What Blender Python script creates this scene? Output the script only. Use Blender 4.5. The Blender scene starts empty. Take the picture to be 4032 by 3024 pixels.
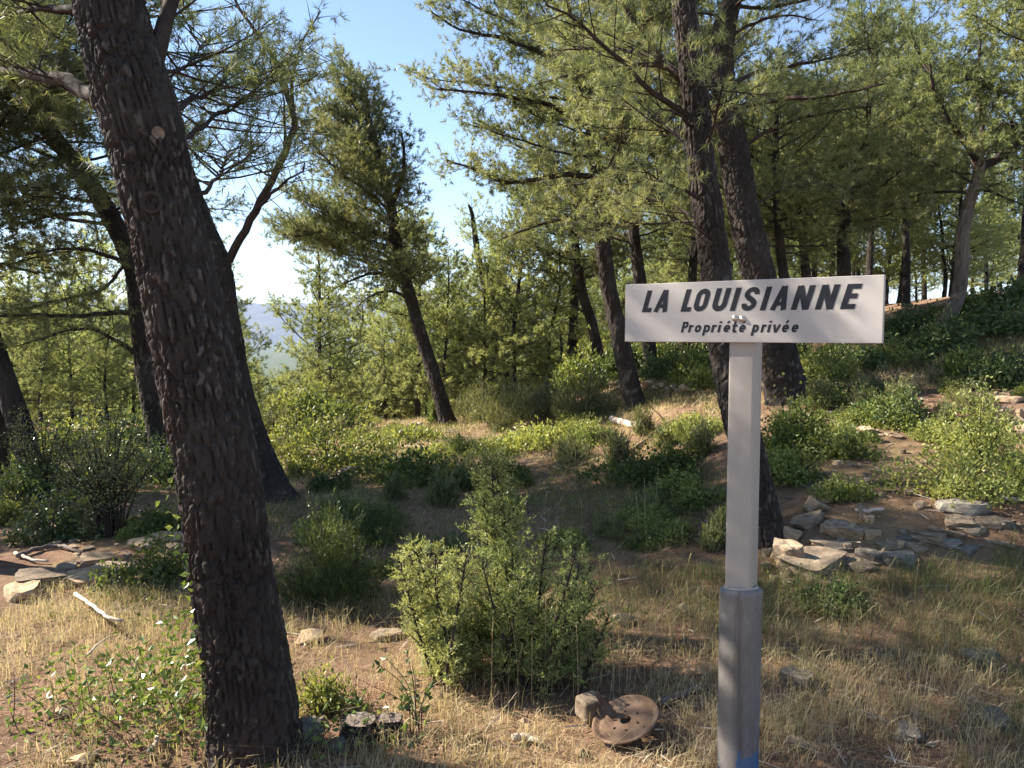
import bpy, bmesh, math
import numpy as np
from mathutils import Vector, Matrix
from mathutils.geometry import delaunay_2d_cdt

R = math.radians
SC = bpy.context.scene
COL = SC.collection

# ------------------------------------------------------------------ camera, world, sun, exposure
EYE = 1.9                      # the road bank stands above the wood floor
FPX = 3036.0                   # focal length in photo pixels (4032 wide)
PITCH = R(-3.79)
cam = bpy.data.cameras.new('camera')
cam.sensor_width = 36.0
cam.lens = 36.0 * FPX / 4032.0
cam.clip_start = 0.05
cam.clip_end = 20000.0
cam_o = bpy.data.objects.new('camera', cam)
COL.objects.link(cam_o)
cam_o.location = (0, 0, EYE)
cam_o.rotation_euler = (math.pi / 2 + PITCH, 0, 0)
SC.camera = cam_o

SUN_EL = R(35.0)
SUN_AZ = math.atan2(-0.95, 0.31)          # clockwise from +Y
sun_dir = Vector((math.sin(SUN_AZ) * math.cos(SUN_EL), math.cos(SUN_AZ) * math.cos(SUN_EL), math.sin(SUN_EL)))
W = bpy.data.worlds.new('World')
SC.world = W
W.use_nodes = True
wn = W.node_tree.nodes
sky = wn.new('ShaderNodeTexSky')
sky.sky_type = 'NISHITA'
sky.sun_disc = False
sky.sun_elevation = SUN_EL
sky.sun_rotation = SUN_AZ
sky.air_density = 1.0
sky.dust_density = 0.0
sky.altitude = 500.0
sky.ozone_density = 1.4
bg = wn['Background']
bg.inputs['Strength'].default_value = 0.066
W.node_tree.links.new(sky.outputs[0], bg.inputs[0])

sl = bpy.data.lights.new('sun', 'SUN')
sl.energy = 5.0
sl.angle = R(0.53)
sl.color = (1.0, 0.92, 0.79)
so = bpy.data.objects.new('sun', sl)
COL.objects.link(so)
so.rotation_euler = sun_dir.to_track_quat('Z', 'Y').to_euler()

SC.view_settings.view_transform = 'Standard'
SC.view_settings.look = 'None'
SC.view_settings.gamma = 1.0
SC.view_settings.exposure = 1.94
SC.view_settings.use_curve_mapping = False
cy = SC.cycles
cy.max_bounces = 6
cy.diffuse_bounces = 3
cy.glossy_bounces = 2
cy.transmission_bounces = 3
cy.volume_bounces = 0
cy.caustics_reflective = False
cy.caustics_refractive = False

# ------------------------------------------------------------------ numeric helpers
SHADERS = [(-9.6, 9.3, 8.2)]
RNG = np.random.default_rng(11)

def sstep(a, b, x):
    t = np.clip((np.asarray(x, float) - a) / (b - a), 0, 1)
    return t * t * (3 - 2 * t)

def _hash(i, j, seed):
    h = (i.astype(np.int64) * 374761393 + j.astype(np.int64) * 668265263 + seed * 1442695041) & 0x7fffffff
    h = ((h ^ (h >> 13)) * 1274126177) & 0x7fffffff
    h = h ^ (h >> 16)
    return (h & 0xffff) / 65535.0

def vnoise(x, y, seed=0):
    x = np.asarray(x, float); y = np.asarray(y, float)
    i = np.floor(x); j = np.floor(y)
    fx = x - i; fy = y - j
    fx = fx * fx * (3 - 2 * fx); fy = fy * fy * (3 - 2 * fy)
    i = i.astype(np.int64); j = j.astype(np.int64)
    a = _hash(i, j, seed); b = _hash(i + 1, j, seed)
    c = _hash(i, j + 1, seed); d = _hash(i + 1, j + 1, seed)
    return (a * (1 - fx) + b * fx) * (1 - fy) + (c * (1 - fx) + d * fx) * fy

def unit(v):
    v = np.asarray(v, float)
    return v / np.maximum(np.linalg.norm(v, axis=-1, keepdims=True), 1e-9)

# ------------------------------------------------------------------ the lie of the land
def H(x, y):
    x = np.asarray(x, float); y = np.asarray(y, float)
    s = sstep(-2.5, 3.5, x)
    z = 0.055 * np.clip(y - 4, 0, 13) * s
    xr = np.clip(x, 0, 12)
    z = z + (0.12 * xr + 0.02 * np.clip(x - 12, 0, 30)) * (0.2 + 0.8 * sstep(2.0, 7.0, y))
    z = z + 0.082 * np.clip(x - 3, 0, 8) * sstep(7.0, 13.0, y)
    z = z + 0.13 * sstep(5.15, 5.6, y + 0.12 * (x - 3)) * sstep(1.7, 2.4, x)
    drop = 0.22 * np.clip(y - 16.5, 0, 32) + 0.10 * np.clip(y - 48.5, 0, 150) + 0.03 * np.clip(y - 198, 0, 800)
    z = z - drop * (1 - 0.93 * sstep(0.5, 10.0, x) * (1 - 0.8 * sstep(40, 120, y)))
    z = z - 0.05 * np.clip(-7 - x, 0, 40)
    z = z + 0.38 * sstep(2.7, 0.9, y)
    z = z + 0.09 * (vnoise(x * 0.7, y * 0.7, 3) - 0.5) + 0.035 * (vnoise(x * 2.6, y * 2.6, 5) - 0.5) + 0.012 * (vnoise(x * 9, y * 9, 6) - 0.5)
    far = sstep(60, 300, y)
    z = z + far * 6 * (vnoise(x * 0.01, y * 0.01, 9) - 0.5)
    return z

CP, SP = math.cos(PITCH), math.sin(PITCH)

def ray(px, py):
    u = (px - 2016.0) / FPX
    v = -(py - 1512.0) / FPX
    d = np.array([u, CP - v * SP, SP + v * CP])
    return d

def P(px, py, Y):
    d = ray(px, py)
    return np.array([0, 0, EYE]) + d * (Y / d[1])

def G(px, py, dz=0.0):
    """where the sight line through a photo pixel meets the ground"""
    d = ray(px, py)
    ys = np.concatenate([np.arange(2.6, 30, 0.02), np.arange(30, 200, 0.2)])
    pts = np.array([0, 0, EYE])[None] + d[None] * (ys / d[1])[:, None]
    hh = H(pts[:, 0], pts[:, 1])
    below = np.nonzero(pts[:, 2] <= hh)[0]
    k = below[0] if len(below) else len(ys) - 1
    p = pts[k].copy()
    p[2] = hh[k] + dz
    return p

def on_ground(x, y, dz=0.0):
    return np.array([x, y, float(H(x, y)) + dz])

# ------------------------------------------------------------------ mesh building
class MB:
    """collects triangles, quads and a per-vertex tint, and links them as one mesh object"""
    def __init__(self):
        self.v = []; self.t = []; self.q = []; self.a = []; self.n = 0
    def add(self, v, tri=None, quad=None, tint=0.5):
        v = np.asarray(v, float).reshape(-1, 3)
        if tri is not None and len(tri):
            self.t.append(np.asarray(tri, np.int64).reshape(-1, 3) + self.n)
        if quad is not None and len(quad):
            self.q.append(np.asarray(quad, np.int64).reshape(-1, 4) + self.n)
        self.v.append(v)
        self.a.append(np.broadcast_to(np.asarray(tint, float), (len(v),)).copy())
        self.n += len(v)
    def mesh(self, name, mat, origin=(0, 0, 0), smooth=False):
        me = bpy.data.meshes.new(name)
        if not self.n:
            return me
        v = np.concatenate(self.v) - np.asarray(origin, float)
        t = np.concatenate(self.t) if self.t else np.zeros((0, 3), np.int64)
        q = np.concatenate(self.q) if self.q else np.zeros((0, 4), np.int64)
        me.vertices.add(len(v))
        me.vertices.foreach_set('co', v.astype(np.float32).ravel())
        loops = np.concatenate([t.ravel(), q.ravel()]).astype(np.int32)
        me.loops.add(len(loops))
        me.loops.foreach_set('vertex_index', loops)
        starts = np.concatenate([np.arange(len(t)) * 3, len(t) * 3 + np.arange(len(q)) * 4]).astype(np.int32)
        me.polygons.add(len(starts))
        me.polygons.foreach_set('loop_start', starts)
        at = me.attributes.new('tint', 'FLOAT', 'POINT')
        at.data.foreach_set('value', np.concatenate(self.a).astype(np.float32))
        me.polygons.foreach_set('use_smooth', np.full(len(starts), bool(smooth)))
        me.update(calc_edges=True)
        if mat is not None:
            me.materials.append(mat)
        return me
    def build(self, name, mat, parent=None, origin=(0, 0, 0), smooth=False, loc=None):
        o = bpy.data.objects.new(name, self.mesh(name, mat, origin, smooth))
        COL.objects.link(o)
        if parent is not None:
            o.parent = parent
        if loc is not None:
            o.location = loc
        return o

def tag(o, label=None, cat=None, group=None, kind=None):
    if label: o['label'] = label
    if cat: o['category'] = cat
    if group: o['group'] = group
    if kind: o['kind'] = kind
    return o

def thing(name, label, cat, loc, group=None, rz=0.0):
    o = bpy.data.objects.new(name, None)
    o.empty_display_size = 0.2
    COL.objects.link(o)
    o.location = loc
    o.rotation_euler = (0, 0, rz)
    return tag(o, label, cat, group)

def spline(pts, n):
    """Catmull-Rom through points (k,m) -> (n,m), about even in arc length"""
    p = np.asarray(pts, float)
    if len(p) == 2:
        t = np.linspace(0, 1, n)[:, None]
        return p[0] * (1 - t) + p[1] * t
    e = np.vstack([2 * p[0] - p[1], p, 2 * p[-1] - p[-2]])
    out = []
    m = max(6, 3 * n // (len(p) - 1))
    for k in range(1, len(e) - 2):
        t = np.linspace(0, 1, m, endpoint=False)[:, None]
        a, b, c, d = e[k - 1], e[k], e[k + 1], e[k + 2]
        out.append(0.5 * ((2 * b) + (c - a) * t + (2 * a - 5 * b + 4 * c - d) * t * t + (-a + 3 * b - 3 * c + d) * t ** 3))
    out.append(p[-1:])
    o = np.vstack(out)
    s = np.concatenate([[0], np.cumsum(np.linalg.norm(np.diff(o[:, :3], axis=0), axis=1))])
    ss = np.linspace(0, s[-1], n)
    return np.stack([np.interp(ss, s, o[:, k]) for k in range(o.shape[1])], 1)

def frames(pts):
    t = unit(np.gradient(pts, axis=0))
    ref = np.array([1.0, 0, 0]) if abs(t[0, 0]) < 0.8 else np.array([0, 1.0, 0])
    n = unit(np.cross(t[0], ref))
    N = [n]
    for k in range(1, len(pts)):
        n = N[-1] - t[k] * np.dot(N[-1], t[k])
        N.append(n / (np.linalg.norm(n) + 1e-9))
    N = np.array(N)
    return t, N, np.cross(t, N)

def tube(mb, pts, rad, sides=5, tint=0.5, cap=False):
    pts = np.asarray(pts, float)
    rad = np.broadcast_to(np.asarray(rad, float), (len(pts),))
    t, N, B = frames(pts)
    a = np.arange(sides) * 2 * math.pi / sides
    ring = N[:, None] * np.cos(a)[None, :, None] + B[:, None] * np.sin(a)[None, :, None]
    v = pts[:, None] + ring * rad[:, None, None]
    n = len(pts)
    i = np.arange(n - 1)[:, None] * sides
    j = np.arange(sides)[None]
    jn = (j + 1) % sides
    q = np.stack([i + j, i + jn, i + sides + jn, i + sides + j], -1).reshape(-1, 4)
    v = v.reshape(-1, 3)
    tri = None
    if cap:
        c0 = len(v)
        v = np.vstack([v, pts[:1], pts[-1:]])
        jj = np.arange(sides)
        tri = np.vstack([np.stack([np.full(sides, c0), (jj + 1) % sides, jj], 1),
                         np.stack([np.full(sides, c0 + 1), (n - 1) * sides + jj, (n - 1) * sides + (jj + 1) % sides], 1)])
    mb.add(v, tri=tri, quad=q, tint=tint)

def box(mb, c, s, bev=0.0, tint=0.5, rot=None):
    c = np.asarray(c, float); h = np.asarray(s, float) / 2
    bm = bmesh.new()
    bmesh.ops.create_cube(bm, size=1.0)
    for v in bm.verts:
        v.co = Vector((v.co.x * 2 * h[0], v.co.y * 2 * h[1], v.co.z * 2 * h[2]))
    if bev:
        bmesh.ops.bevel(bm, geom=bm.edges[:] + bm.verts[:], offset=bev, segments=2, affect='EDGES', profile=0.5)
    bmesh.ops.triangulate(bm, faces=bm.faces[:])
    v = np.array([x.co[:] for x in bm.verts])
    t = np.array([[x.index for x in f.verts] for f in bm.faces])
    bm.free()
    if rot is not None:
        v = v @ np.asarray(rot).T
    mb.add(v + c, tri=t, tint=tint)

# ------------------------------------------------------------------ materials
def new_mat(name):
    m = bpy.data.materials.new(name)
    m.use_nodes = True
    nt = m.node_tree
    b = nt.nodes['Principled BSDF']
    return m, nt, b

def nd(nt, typ, **kw):
    n = nt.nodes.new(typ)
    for k, v in kw.items():
        if k in n.inputs.keys():
            n.inputs[k].default_value = v
        else:
            setattr(n, k, v)
    return n

def ramp(nt, src, stops, interp='LINEAR'):
    n = nt.nodes.new('ShaderNodeValToRGB')
    n.color_ramp.interpolation = interp
    e = n.color_ramp.elements
    while len(e) < len(stops):
        e.new(0.5)
    for k, (p, c) in enumerate(stops):
        e[k].position = p
        e[k].color = tuple(c) + (1,) if len(c) == 3 else c
    nt.links.new(src, n.inputs[0])
    return n.outputs[0]

def noise_out(nt, scale, detail=4, rough=0.6, vec=None, stretch=None, dist=0.0):
    n = nd(nt, 'ShaderNodeTexNoise', Scale=scale, Detail=detail, Roughness=rough, Distortion=dist)
    if vec is None:
        vec = nt.nodes.new('ShaderNodeTexCoord').outputs['Object']
    if stretch:
        mp = nt.nodes.new('ShaderNodeMapping')
        mp.inputs['Scale'].default_value = stretch
        nt.links.new(vec, mp.inputs[0])
        vec = mp.outputs[0]
    nt.links.new(vec, n.inputs['Vector'])
    return n.outputs['Fac']

def mixc(nt, fac, a, b, mode='MIX'):
    m = nt.nodes.new('ShaderNodeMix')
    m.data_type = 'RGBA'
    m.blend_type = mode
    for s, sock in ((fac, m.inputs[0]), (a, m.inputs[6]), (b, m.inputs[7])):
        if isinstance(s, (int, float)):
            sock.default_value = s
        elif isinstance(s, tuple):
            sock.default_value = s + (1,) if len(s) == 3 else s
        else:
            nt.links.new(s, sock)
    return m.outputs[2]

def bump(nt, b, h, strength=0.5, dist=0.01):
    n = nd(nt, 'ShaderNodeBump', Strength=strength, Distance=dist)
    nt.links.new(h, n.inputs['Height'])
    nt.links.new(n.outputs[0], b.inputs['Normal'])

def leaf_mat(name, stops, trans=0.45, rough=0.5, spec=0.3, vary=0.25, tcol=(1.25, 1.15, 0.7)):
    m, nt, b = new_mat(name)
    at = nd(nt, 'ShaderNodeAttribute', attribute_name='tint')
    c = ramp(nt, at.outputs['Fac'], stops)
    oi = nt.nodes.new('ShaderNodeObjectInfo')
    hs = nt.nodes.new('ShaderNodeHueSaturation')
    mr = nd(nt, 'ShaderNodeMapRange')
    mr.inputs['To Min'].default_value = 1 - vary
    mr.inputs['To Max'].default_value = 1 + vary
    nt.links.new(oi.outputs['Random'], mr.inputs['Value'])
    nt.links.new(mr.outputs[0], hs.inputs['Value'])
    nt.links.new(c, hs.inputs['Color'])
    nt.links.new(hs.outputs[0], b.inputs['Base Color'])
    b.inputs['Roughness'].default_value = rough
    b.inputs['Specular IOR Level'].default_value = spec
    tr = nt.nodes.new('ShaderNodeBsdfTranslucent')
    nt.links.new(mixc(nt, 1.0, hs.outputs[0], tcol, 'MULTIPLY'), tr.inputs['Color'])
    mx = nt.nodes.new('ShaderNodeMixShader')
    mx.inputs[0].default_value = trans
    nt.links.new(b.outputs[0], mx.inputs[1])
    nt.links.new(tr.outputs[0], mx.inputs[2])
    nt.links.new(mx.outputs[0], nt.nodes['Material Output'].inputs['Surface'])
    return m

M = {}
M['needle'] = leaf_mat('pine_needle', [(0.0, (0.075, 0.100, 0.047)), (0.5, (0.170, 0.200, 0.094)), (0.85, (0.29, 0.305, 0.155)), (1.0, (0.32, 0.27, 0.16))], trans=0.5, rough=0.45)
M['needle_blue'] = leaf_mat('pine_needle_cool', [(0.0, (0.07, 0.09, 0.05)), (0.5, (0.14, 0.165, 0.085)), (1.0, (0.26, 0.26, 0.13))], trans=0.45, rough=0.45)
M['needle_pale'] = leaf_mat('young_pine_needle', [(0.0, (0.16, 0.20, 0.080)), (0.5, (0.29, 0.335, 0.150)), (1.0, (0.44, 0.46, 0.24))], trans=0.55, rough=0.5)
M['juniper'] = leaf_mat('juniper_leaf', [(0.0, (0.07, 0.10, 0.035)), (0.5, (0.27, 0.32, 0.115)), (1.0, (0.48, 0.50, 0.22))], trans=0.4, rough=0.4)
M['leaf'] = leaf_mat('shrub_leaf', [(0.0, (0.06, 0.085, 0.022)), (0.5, (0.15, 0.19, 0.05)), (1.0, (0.32, 0.34, 0.11))], trans=0.4, rough=0.45, spec=0.3, vary=0.15)
M['leaf_dark'] = leaf_mat('evergreen_leaf', [(0.0, (0.045, 0.07, 0.022)), (0.6, (0.09, 0.13, 0.042)), (1.0, (0.19, 0.24, 0.08))], trans=0.3, rough=0.42, spec=0.35, vary=0.15)
M['leaf_grey'] = leaf_mat('grey_shrub_leaf', [(0.0, (0.075, 0.085, 0.035)), (0.5, (0.15, 0.165, 0.07)), (1.0, (0.27, 0.27, 0.13))], trans=0.35, rough=0.5, vary=0.15)
M['leaf_gloss'] = leaf_mat('glossy_leaf', [(0.0, (0.05, 0.07, 0.025)), (0.5, (0.11, 0.14, 0.05)), (1.0, (0.22, 0.24, 0.10))], trans=0.25, rough=0.28, spec=0.6, vary=0.1)
M['vine'] = leaf_mat('vine_leaf', [(0.0, (0.06, 0.10, 0.02)), (0.5, (0.13, 0.19, 0.045)), (1.0, (0.28, 0.32, 0.10))], trans=0.35, rough=0.32, spec=0.5, vary=0.1)
M['grass'] = leaf_mat('grass_blade', [(0.0, (0.10, 0.13, 0.04)), (0.35, (0.21, 0.20, 0.085)), (0.65, (0.40, 0.32, 0.17)), (1.0, (0.62, 0.51, 0.32))], trans=0.4, rough=0.5, vary=0.0, tcol=(1.1, 1.05, 0.8))
M['litter'] = leaf_mat('fallen_needles', [(0.0, (0.12, 0.06, 0.035)), (0.5, (0.26, 0.14, 0.08)), (1.0, (0.48, 0.30, 0.18))], trans=0.1, rough=0.6, vary=0.0)

def bark_mat(name, dark, mid, light, scale=1.0, bstr=0.7, attr=False):
    m, nt, b = new_mat(name)
    tc = nt.nodes.new('ShaderNodeTexCoord').outputs['Object']
    n1 = noise_out(nt, 9 * scale, 6, 0.65, tc, (1, 1, 0.35), 0.4)
    n2 = noise_out(nt, 42 * scale, 4, 0.7, tc, (1, 1, 0.4))
    n3 = noise_out(nt, 1.6, 3, 0.5, tc)
    c = ramp(nt, n1, [(0.3, dark), (0.52, mid), (0.72, light)])
    c = mixc(nt, 0.45, c, ramp(nt, n2, [(0.3, dark), (0.7, light)]))
    if attr:
        at = nd(nt, 'ShaderNodeAttribute', attribute_name='tint')
        c = mixc(nt, 0.75, c, ramp(nt, at.outputs['Fac'], [(0.0, dark), (0.14, mid), (0.38, mid), (0.72, light)]))
    c = mixc(nt, ramp(nt, n3, [(0.4, (0, 0, 0)), (0.75, (0.35, 0.35, 0.35))]), c, light)
    n4 = noise_out(nt, 3.1, 4, 0.6, tc, (1, 1, 0.6))
    c = mixc(nt, ramp(nt, n4, [(0.52, (0, 0, 0)), (0.68, (0.3, 0.3, 0.3))]), c, (mid[0] * 1.9, mid[1] * 1.35, mid[2] * 1.05))
    nt.links.new(c, b.inputs['Base Color'])
    b.inputs['Roughness'].default_value = 0.9
    b.inputs['Specular IOR Level'].default_value = 0.15
    bump(nt, b, n2, bstr, 0.012)
    return m
M['bark'] = bark_mat('plated_bark', (0.009, 0.007, 0.006), (0.023, 0.0175, 0.0148), (0.108, 0.091, 0.080), 1.0, 0.6, True)
M['bark_grey'] = bark_mat('grey_bark', (0.045, 0.036, 0.03), (0.12, 0.095, 0.078), (0.24, 0.20, 0.17), 1.0, 0.8, True)
M['twig'] = bark_mat('twig_bark', (0.016, 0.011, 0.009), (0.036, 0.026, 0.021), (0.08, 0.062, 0.052), 2.0, 0.4)
M['deadwood'] = bark_mat('bleached_wood', (0.22, 0.17, 0.13), (0.40, 0.33, 0.26), (0.60, 0.53, 0.45), 2.0, 0.5)
M['cutwood'] = bark_mat('weathered_cut_wood', (0.06, 0.045, 0.038), (0.15, 0.12, 0.10), (0.27, 0.23, 0.20), 1.6, 0.8)

def stone_mat(name, a, b_, c_, sc=1.0):
    m, nt, b = new_mat(name)
    tc = nt.nodes.new('ShaderNodeTexCoord').outputs['Object']
    oi = nt.nodes.new('ShaderNodeObjectInfo')
    n1 = noise_out(nt, 5 * sc, 6, 0.65, tc, (1, 1, 2.5), 0.3)
    n2 = noise_out(nt, 30 * sc, 5, 0.7, tc)
    c = ramp(nt, n1, [(0.3, a), (0.5, b_), (0.72, c_)])
    c = mixc(nt, ramp(nt, n2, [(0.45, (0, 0, 0)), (0.8, (0.5, 0.5, 0.5))]), c, a)
    hs = nt.nodes.new('ShaderNodeHueSaturation')
    mr = nd(nt, 'ShaderNodeMapRange')
    mr.inputs['To Min'].default_value = 0.7
    mr.inputs['To Max'].default_value = 1.25
    nt.links.new(oi.outputs['Random'], mr.inputs['Value'])
    nt.links.new(mr.outputs[0], hs.inputs['Value'])
    nt.links.new(c, hs.inputs['Color'])
    nt.links.new(hs.outputs[0], b.inputs['Base Color'])
    b.inputs['Roughness'].default_value = 0.9
    b.inputs['Specular IOR Level'].default_value = 0.2
    bump(nt, b, n2, 0.6, 0.012)
    return m
M['stone'] = stone_mat('limestone', (0.12, 0.09, 0.065), (0.26, 0.195, 0.135), (0.42, 0.33, 0.24))
M['stone_tan'] = stone_mat('tan_limestone', (0.24, 0.16, 0.095), (0.42, 0.30, 0.19), (0.54, 0.42, 0.29))
M['stone_grey'] = stone_mat('grey_limestone', (0.09, 0.078, 0.065), (0.19, 0.165, 0.135), (0.32, 0.28, 0.235))
M['knotwood'] = stone_mat('sawn_knot_wood', (0.16, 0.11, 0.075), (0.30, 0.22, 0.155), (0.38, 0.30, 0.22), 4.0)

def ground_mat():
    m, nt, b = new_mat('wood_floor')
    tc = nt.nodes.new('ShaderNodeTexCoord').outputs['Object']
    big = noise_out(nt, 0.45, 5, 0.6, tc)
    mid = noise_out(nt, 2.4, 6, 0.65, tc, None, 0.4)
    fine = noise_out(nt, 26, 6, 0.75, tc)
    grit = noise_out(nt, 95, 3, 0.7, tc)
    c = ramp(nt, mid, [(0.28, (0.075, 0.043, 0.028)), (0.45, (0.155, 0.088, 0.056)), (0.6, (0.25, 0.155, 0.10)), (0.8, (0.36, 0.24, 0.155))])
    g = ramp(nt, fine, [(0.3, (0.05, 0.033, 0.023)), (0.5, (0.17, 0.105, 0.07)), (0.75, (0.40, 0.27, 0.18))])
    c = mixc(nt, 0.5, c, g)
    c = mixc(nt, ramp(nt, big, [(0.48, (0, 0, 0)), (0.68, (0.5, 0.5, 0.5))]), c, (0.30, 0.24, 0.12))
    c = mixc(nt, ramp(nt, grit, [(0.62, (0, 0, 0)), (0.8, (0.6, 0.6, 0.6))]), c, (0.50, 0.40, 0.29))
    # the valley floor far below is grown over with scrub
    sep = nt.nodes.new('ShaderNodeSeparateXYZ'); nt.links.new(tc, sep.inputs[0])
    mr = nd(nt, 'ShaderNodeMapRange'); mr.inputs['From Min'].default_value = 26.0; mr.inputs['From Max'].default_value = 48.0
    nt.links.new(sep.outputs[1], mr.inputs['Value'])
    c = mixc(nt, mr.outputs[0], c, ramp(nt, big, [(0.35, (0.05, 0.065, 0.025)), (0.65, (0.10, 0.115, 0.045))]))
    nt.links.new(c, b.inputs['Base Color'])
    b.inputs['Roughness'].default_value = 0.95
    b.inputs['Specular IOR Level'].default_value = 0.1
    h = mixc(nt, 0.5, fine, grit)
    bump(nt, b, h, 0.9, 0.03)
    return m
M['ground'] = ground_mat()

def plain(name, col, rough=0.5, spec=0.4, metal=0.0):
    m, nt, b = new_mat(name)
    b.inputs['Base Color'].default_value = col + (1,)
    b.inputs['Roughness'].default_value = rough
    b.inputs['Specular IOR Level'].default_value = spec
    b.inputs['Metallic'].default_value = metal
    return m, nt, b

def paint_mat():
    m, nt, b = plain('white_lacquer', (0.74, 0.70, 0.65), 0.42)
    tc = nt.nodes.new('ShaderNodeTexCoord').outputs['Object']
    n = noise_out(nt, 3.5, 5, 0.6, tc, (1, 1, 0.6))
    s = noise_out(nt, 60, 3, 0.6, tc, (1, 1, 1.6))
    c = ramp(nt, n, [(0.3, (0.40, 0.365, 0.335)), (0.7, (0.455, 0.42, 0.39))])
    c = mixc(nt, ramp(nt, s, [(0.70, (0, 0, 0)), (0.82, (0.35, 0.35, 0.35))]), c, (0.42, 0.36, 0.29))
    dr = noise_out(nt, 1, 5, 0.7, tc, (26, 26, 1.8))
    c = mixc(nt, ramp(nt, dr, [(0.55, (0, 0, 0)), (0.78, (0.22, 0.22, 0.22))]), c, (0.36, 0.31, 0.25))
    sp = noise_out(nt, 170, 2, 0.5, tc)
    c = mixc(nt, ramp(nt, sp, [(0.74, (0, 0, 0)), (0.78, (0.7, 0.7, 0.7))]), c, (0.20, 0.16, 0.12))
    nt.links.new(c, b.inputs['Base Color'])
    return m
M['paint'] = paint_mat()

def post_mat():
    m, nt, b = plain('weathered_white_post', (0.72, 0.68, 0.62), 0.5)
    tc = nt.nodes.new('ShaderNodeTexCoord').outputs['Object']
    n = noise_out(nt, 2.2, 5, 0.65, tc, (4, 4, 0.8))
    # horizontal scuff rings round the post
    scuff = noise_out(nt, 1.0, 6, 0.75, tc, (3.0, 3.0, 55.0))
    band = noise_out(nt, 2.0, 2, 0.5, tc, (0.01, 0.01, 1.3))
    c = ramp(nt, n, [(0.3, (0.29, 0.255, 0.22)), (0.7, (0.375, 0.34, 0.30))])
    f = ramp(nt, scuff, [(0.64, (0, 0, 0)), (0.74, (0.5, 0.5, 0.5))])
    f = mixc(nt, 1.0, f, ramp(nt, band, [(0.50, (0, 0, 0)), (0.62, (1, 1, 1))]), 'MULTIPLY')
    c = mixc(nt, f, c, (0.30, 0.24, 0.18))
    nt.links.new(c, b.inputs['Base Color'])
    return m
M['post'] = post_mat()

def pipe_mat():
    m, nt, b = plain('galvanised_steel', (0.42, 0.40, 0.38), 0.62, 0.35, 0.0)
    tc = nt.nodes.new('ShaderNodeTexCoord').outputs['Object']
    n = noise_out(nt, 5, 6, 0.7, tc, (1, 1, 0.5))
    st = noise_out(nt, 1, 6, 0.75, tc, (14, 14, 40))
    vs = noise_out(nt, 1, 4, 0.7, tc, (34, 34, 1.2))
    c = ramp(nt, n, [(0.3, (0.10, 0.09, 0.083)), (0.55, (0.18, 0.168, 0.158)), (0.75, (0.27, 0.255, 0.24))])
    c = mixc(nt, ramp(nt, st, [(0.55, (0, 0, 0)), (0.75, (0.4, 0.4, 0.4))]), c, (0.20, 0.15, 0.115))
    c = mixc(nt, ramp(nt, vs, [(0.52, (0, 0, 0)), (0.7, (0.55, 0.55, 0.55))]), c, (0.07, 0.055, 0.045))
    # blue paint mark low on the right-hand side
    sep = nt.nodes.new('ShaderNodeSeparateXYZ')
    nt.links.new(tc, sep.inputs[0])
    blot = noise_out(nt, 22, 3, 0.6, tc)
    def mth(op, a, b2):
        k = nt.nodes.new('ShaderNodeMath'); k.operation = op
        for q, s in enumerate((a, b2)):
            if isinstance(s, (int, float)): k.inputs[q].default_value = s
            else: nt.links.new(s, k.inputs[q])
        return k.outputs[0]
    hz = mth('ADD', sep.outputs[2], mth('MULTIPLY', mth('SUBTRACT', blot, 0.5), 0.22))
    hx = mth('ADD', sep.outputs[0], mth('MULTIPLY', mth('SUBTRACT', blot, 0.5), 0.05))
    f = mth('MULTIPLY', mth('LESS_THAN', hz, 0.13), mth('GREATER_THAN', hx, 0.018))
    c = mixc(nt, mth('MULTIPLY', f, mth('ADD', 0.25, mth('MULTIPLY', blot, 0.9))), c, (0.03, 0.13, 0.30))
    nt.links.new(c, b.inputs['Base Color'])
    mm = mth('MULTIPLY', mth('SUBTRACT', 1.0, f), 0.10)
    nt.links.new(mm, b.inputs['Metallic'])
    bump(nt, b, st, 0.12, 0.004)
    return m
M['pipe'] = pipe_mat()
M['ink'] = plain('black_lettering', (0.012, 0.013, 0.018), 0.5, 0.3)[0]
M['bolt'] = plain('bolt_steel', (0.52, 0.48, 0.43), 0.35, 0.5, 0.8)[0]

def rust_mat():
    m, nt, b = plain('rusted_steel', (0.3, 0.17, 0.1), 0.8, 0.2)
    tc = nt.nodes.new('ShaderNodeTexCoord').outputs['Object']
    n = noise_out(nt, 7, 6, 0.65, tc)
    g = noise_out(nt, 9.0, 4, 0.6, tc, None, 0.6)
    f = noise_out(nt, 70, 4, 0.7, tc)
    c = ramp(nt, n, [(0.3, (0.085, 0.046, 0.028)), (0.5, (0.15, 0.095, 0.062)), (0.72, (0.22, 0.16, 0.115))])
    c = mixc(nt, ramp(nt, g, [(0.62, (0, 0, 0)), (0.70, (0.8, 0.8, 0.8))]), c, (0.045, 0.043, 0.05))
    c = mixc(nt, ramp(nt, f, [(0.55, (0, 0, 0)), (0.8, (0.5, 0.5, 0.5))]), c, (0.22, 0.085, 0.03))
    nt.links.new(c, b.inputs['Base Color'])
    bump(nt, b, f, 0.3, 0.004)
    return m
M['rust'] = rust_mat()
M['hill'] = stone_mat('far_scrub', (0.05, 0.06, 0.045), (0.08, 0.09, 0.065), (0.14, 0.14, 0.11), 0.002)

# ------------------------------------------------------------------ the setting: ground sheet, far hills
def axis(lo, hi, step, far_lo, far_hi, g=1.22):
    a = list(np.arange(lo, hi + 1e-6, step))
    s = step; x = hi
    while x < far_hi:
        s *= g; x += s; a.append(x)
    s = step; x = lo; pre = []
    while x > far_lo:
        s *= g; x -= s; pre.append(x)
    return np.array(pre[::-1] + a)

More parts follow.
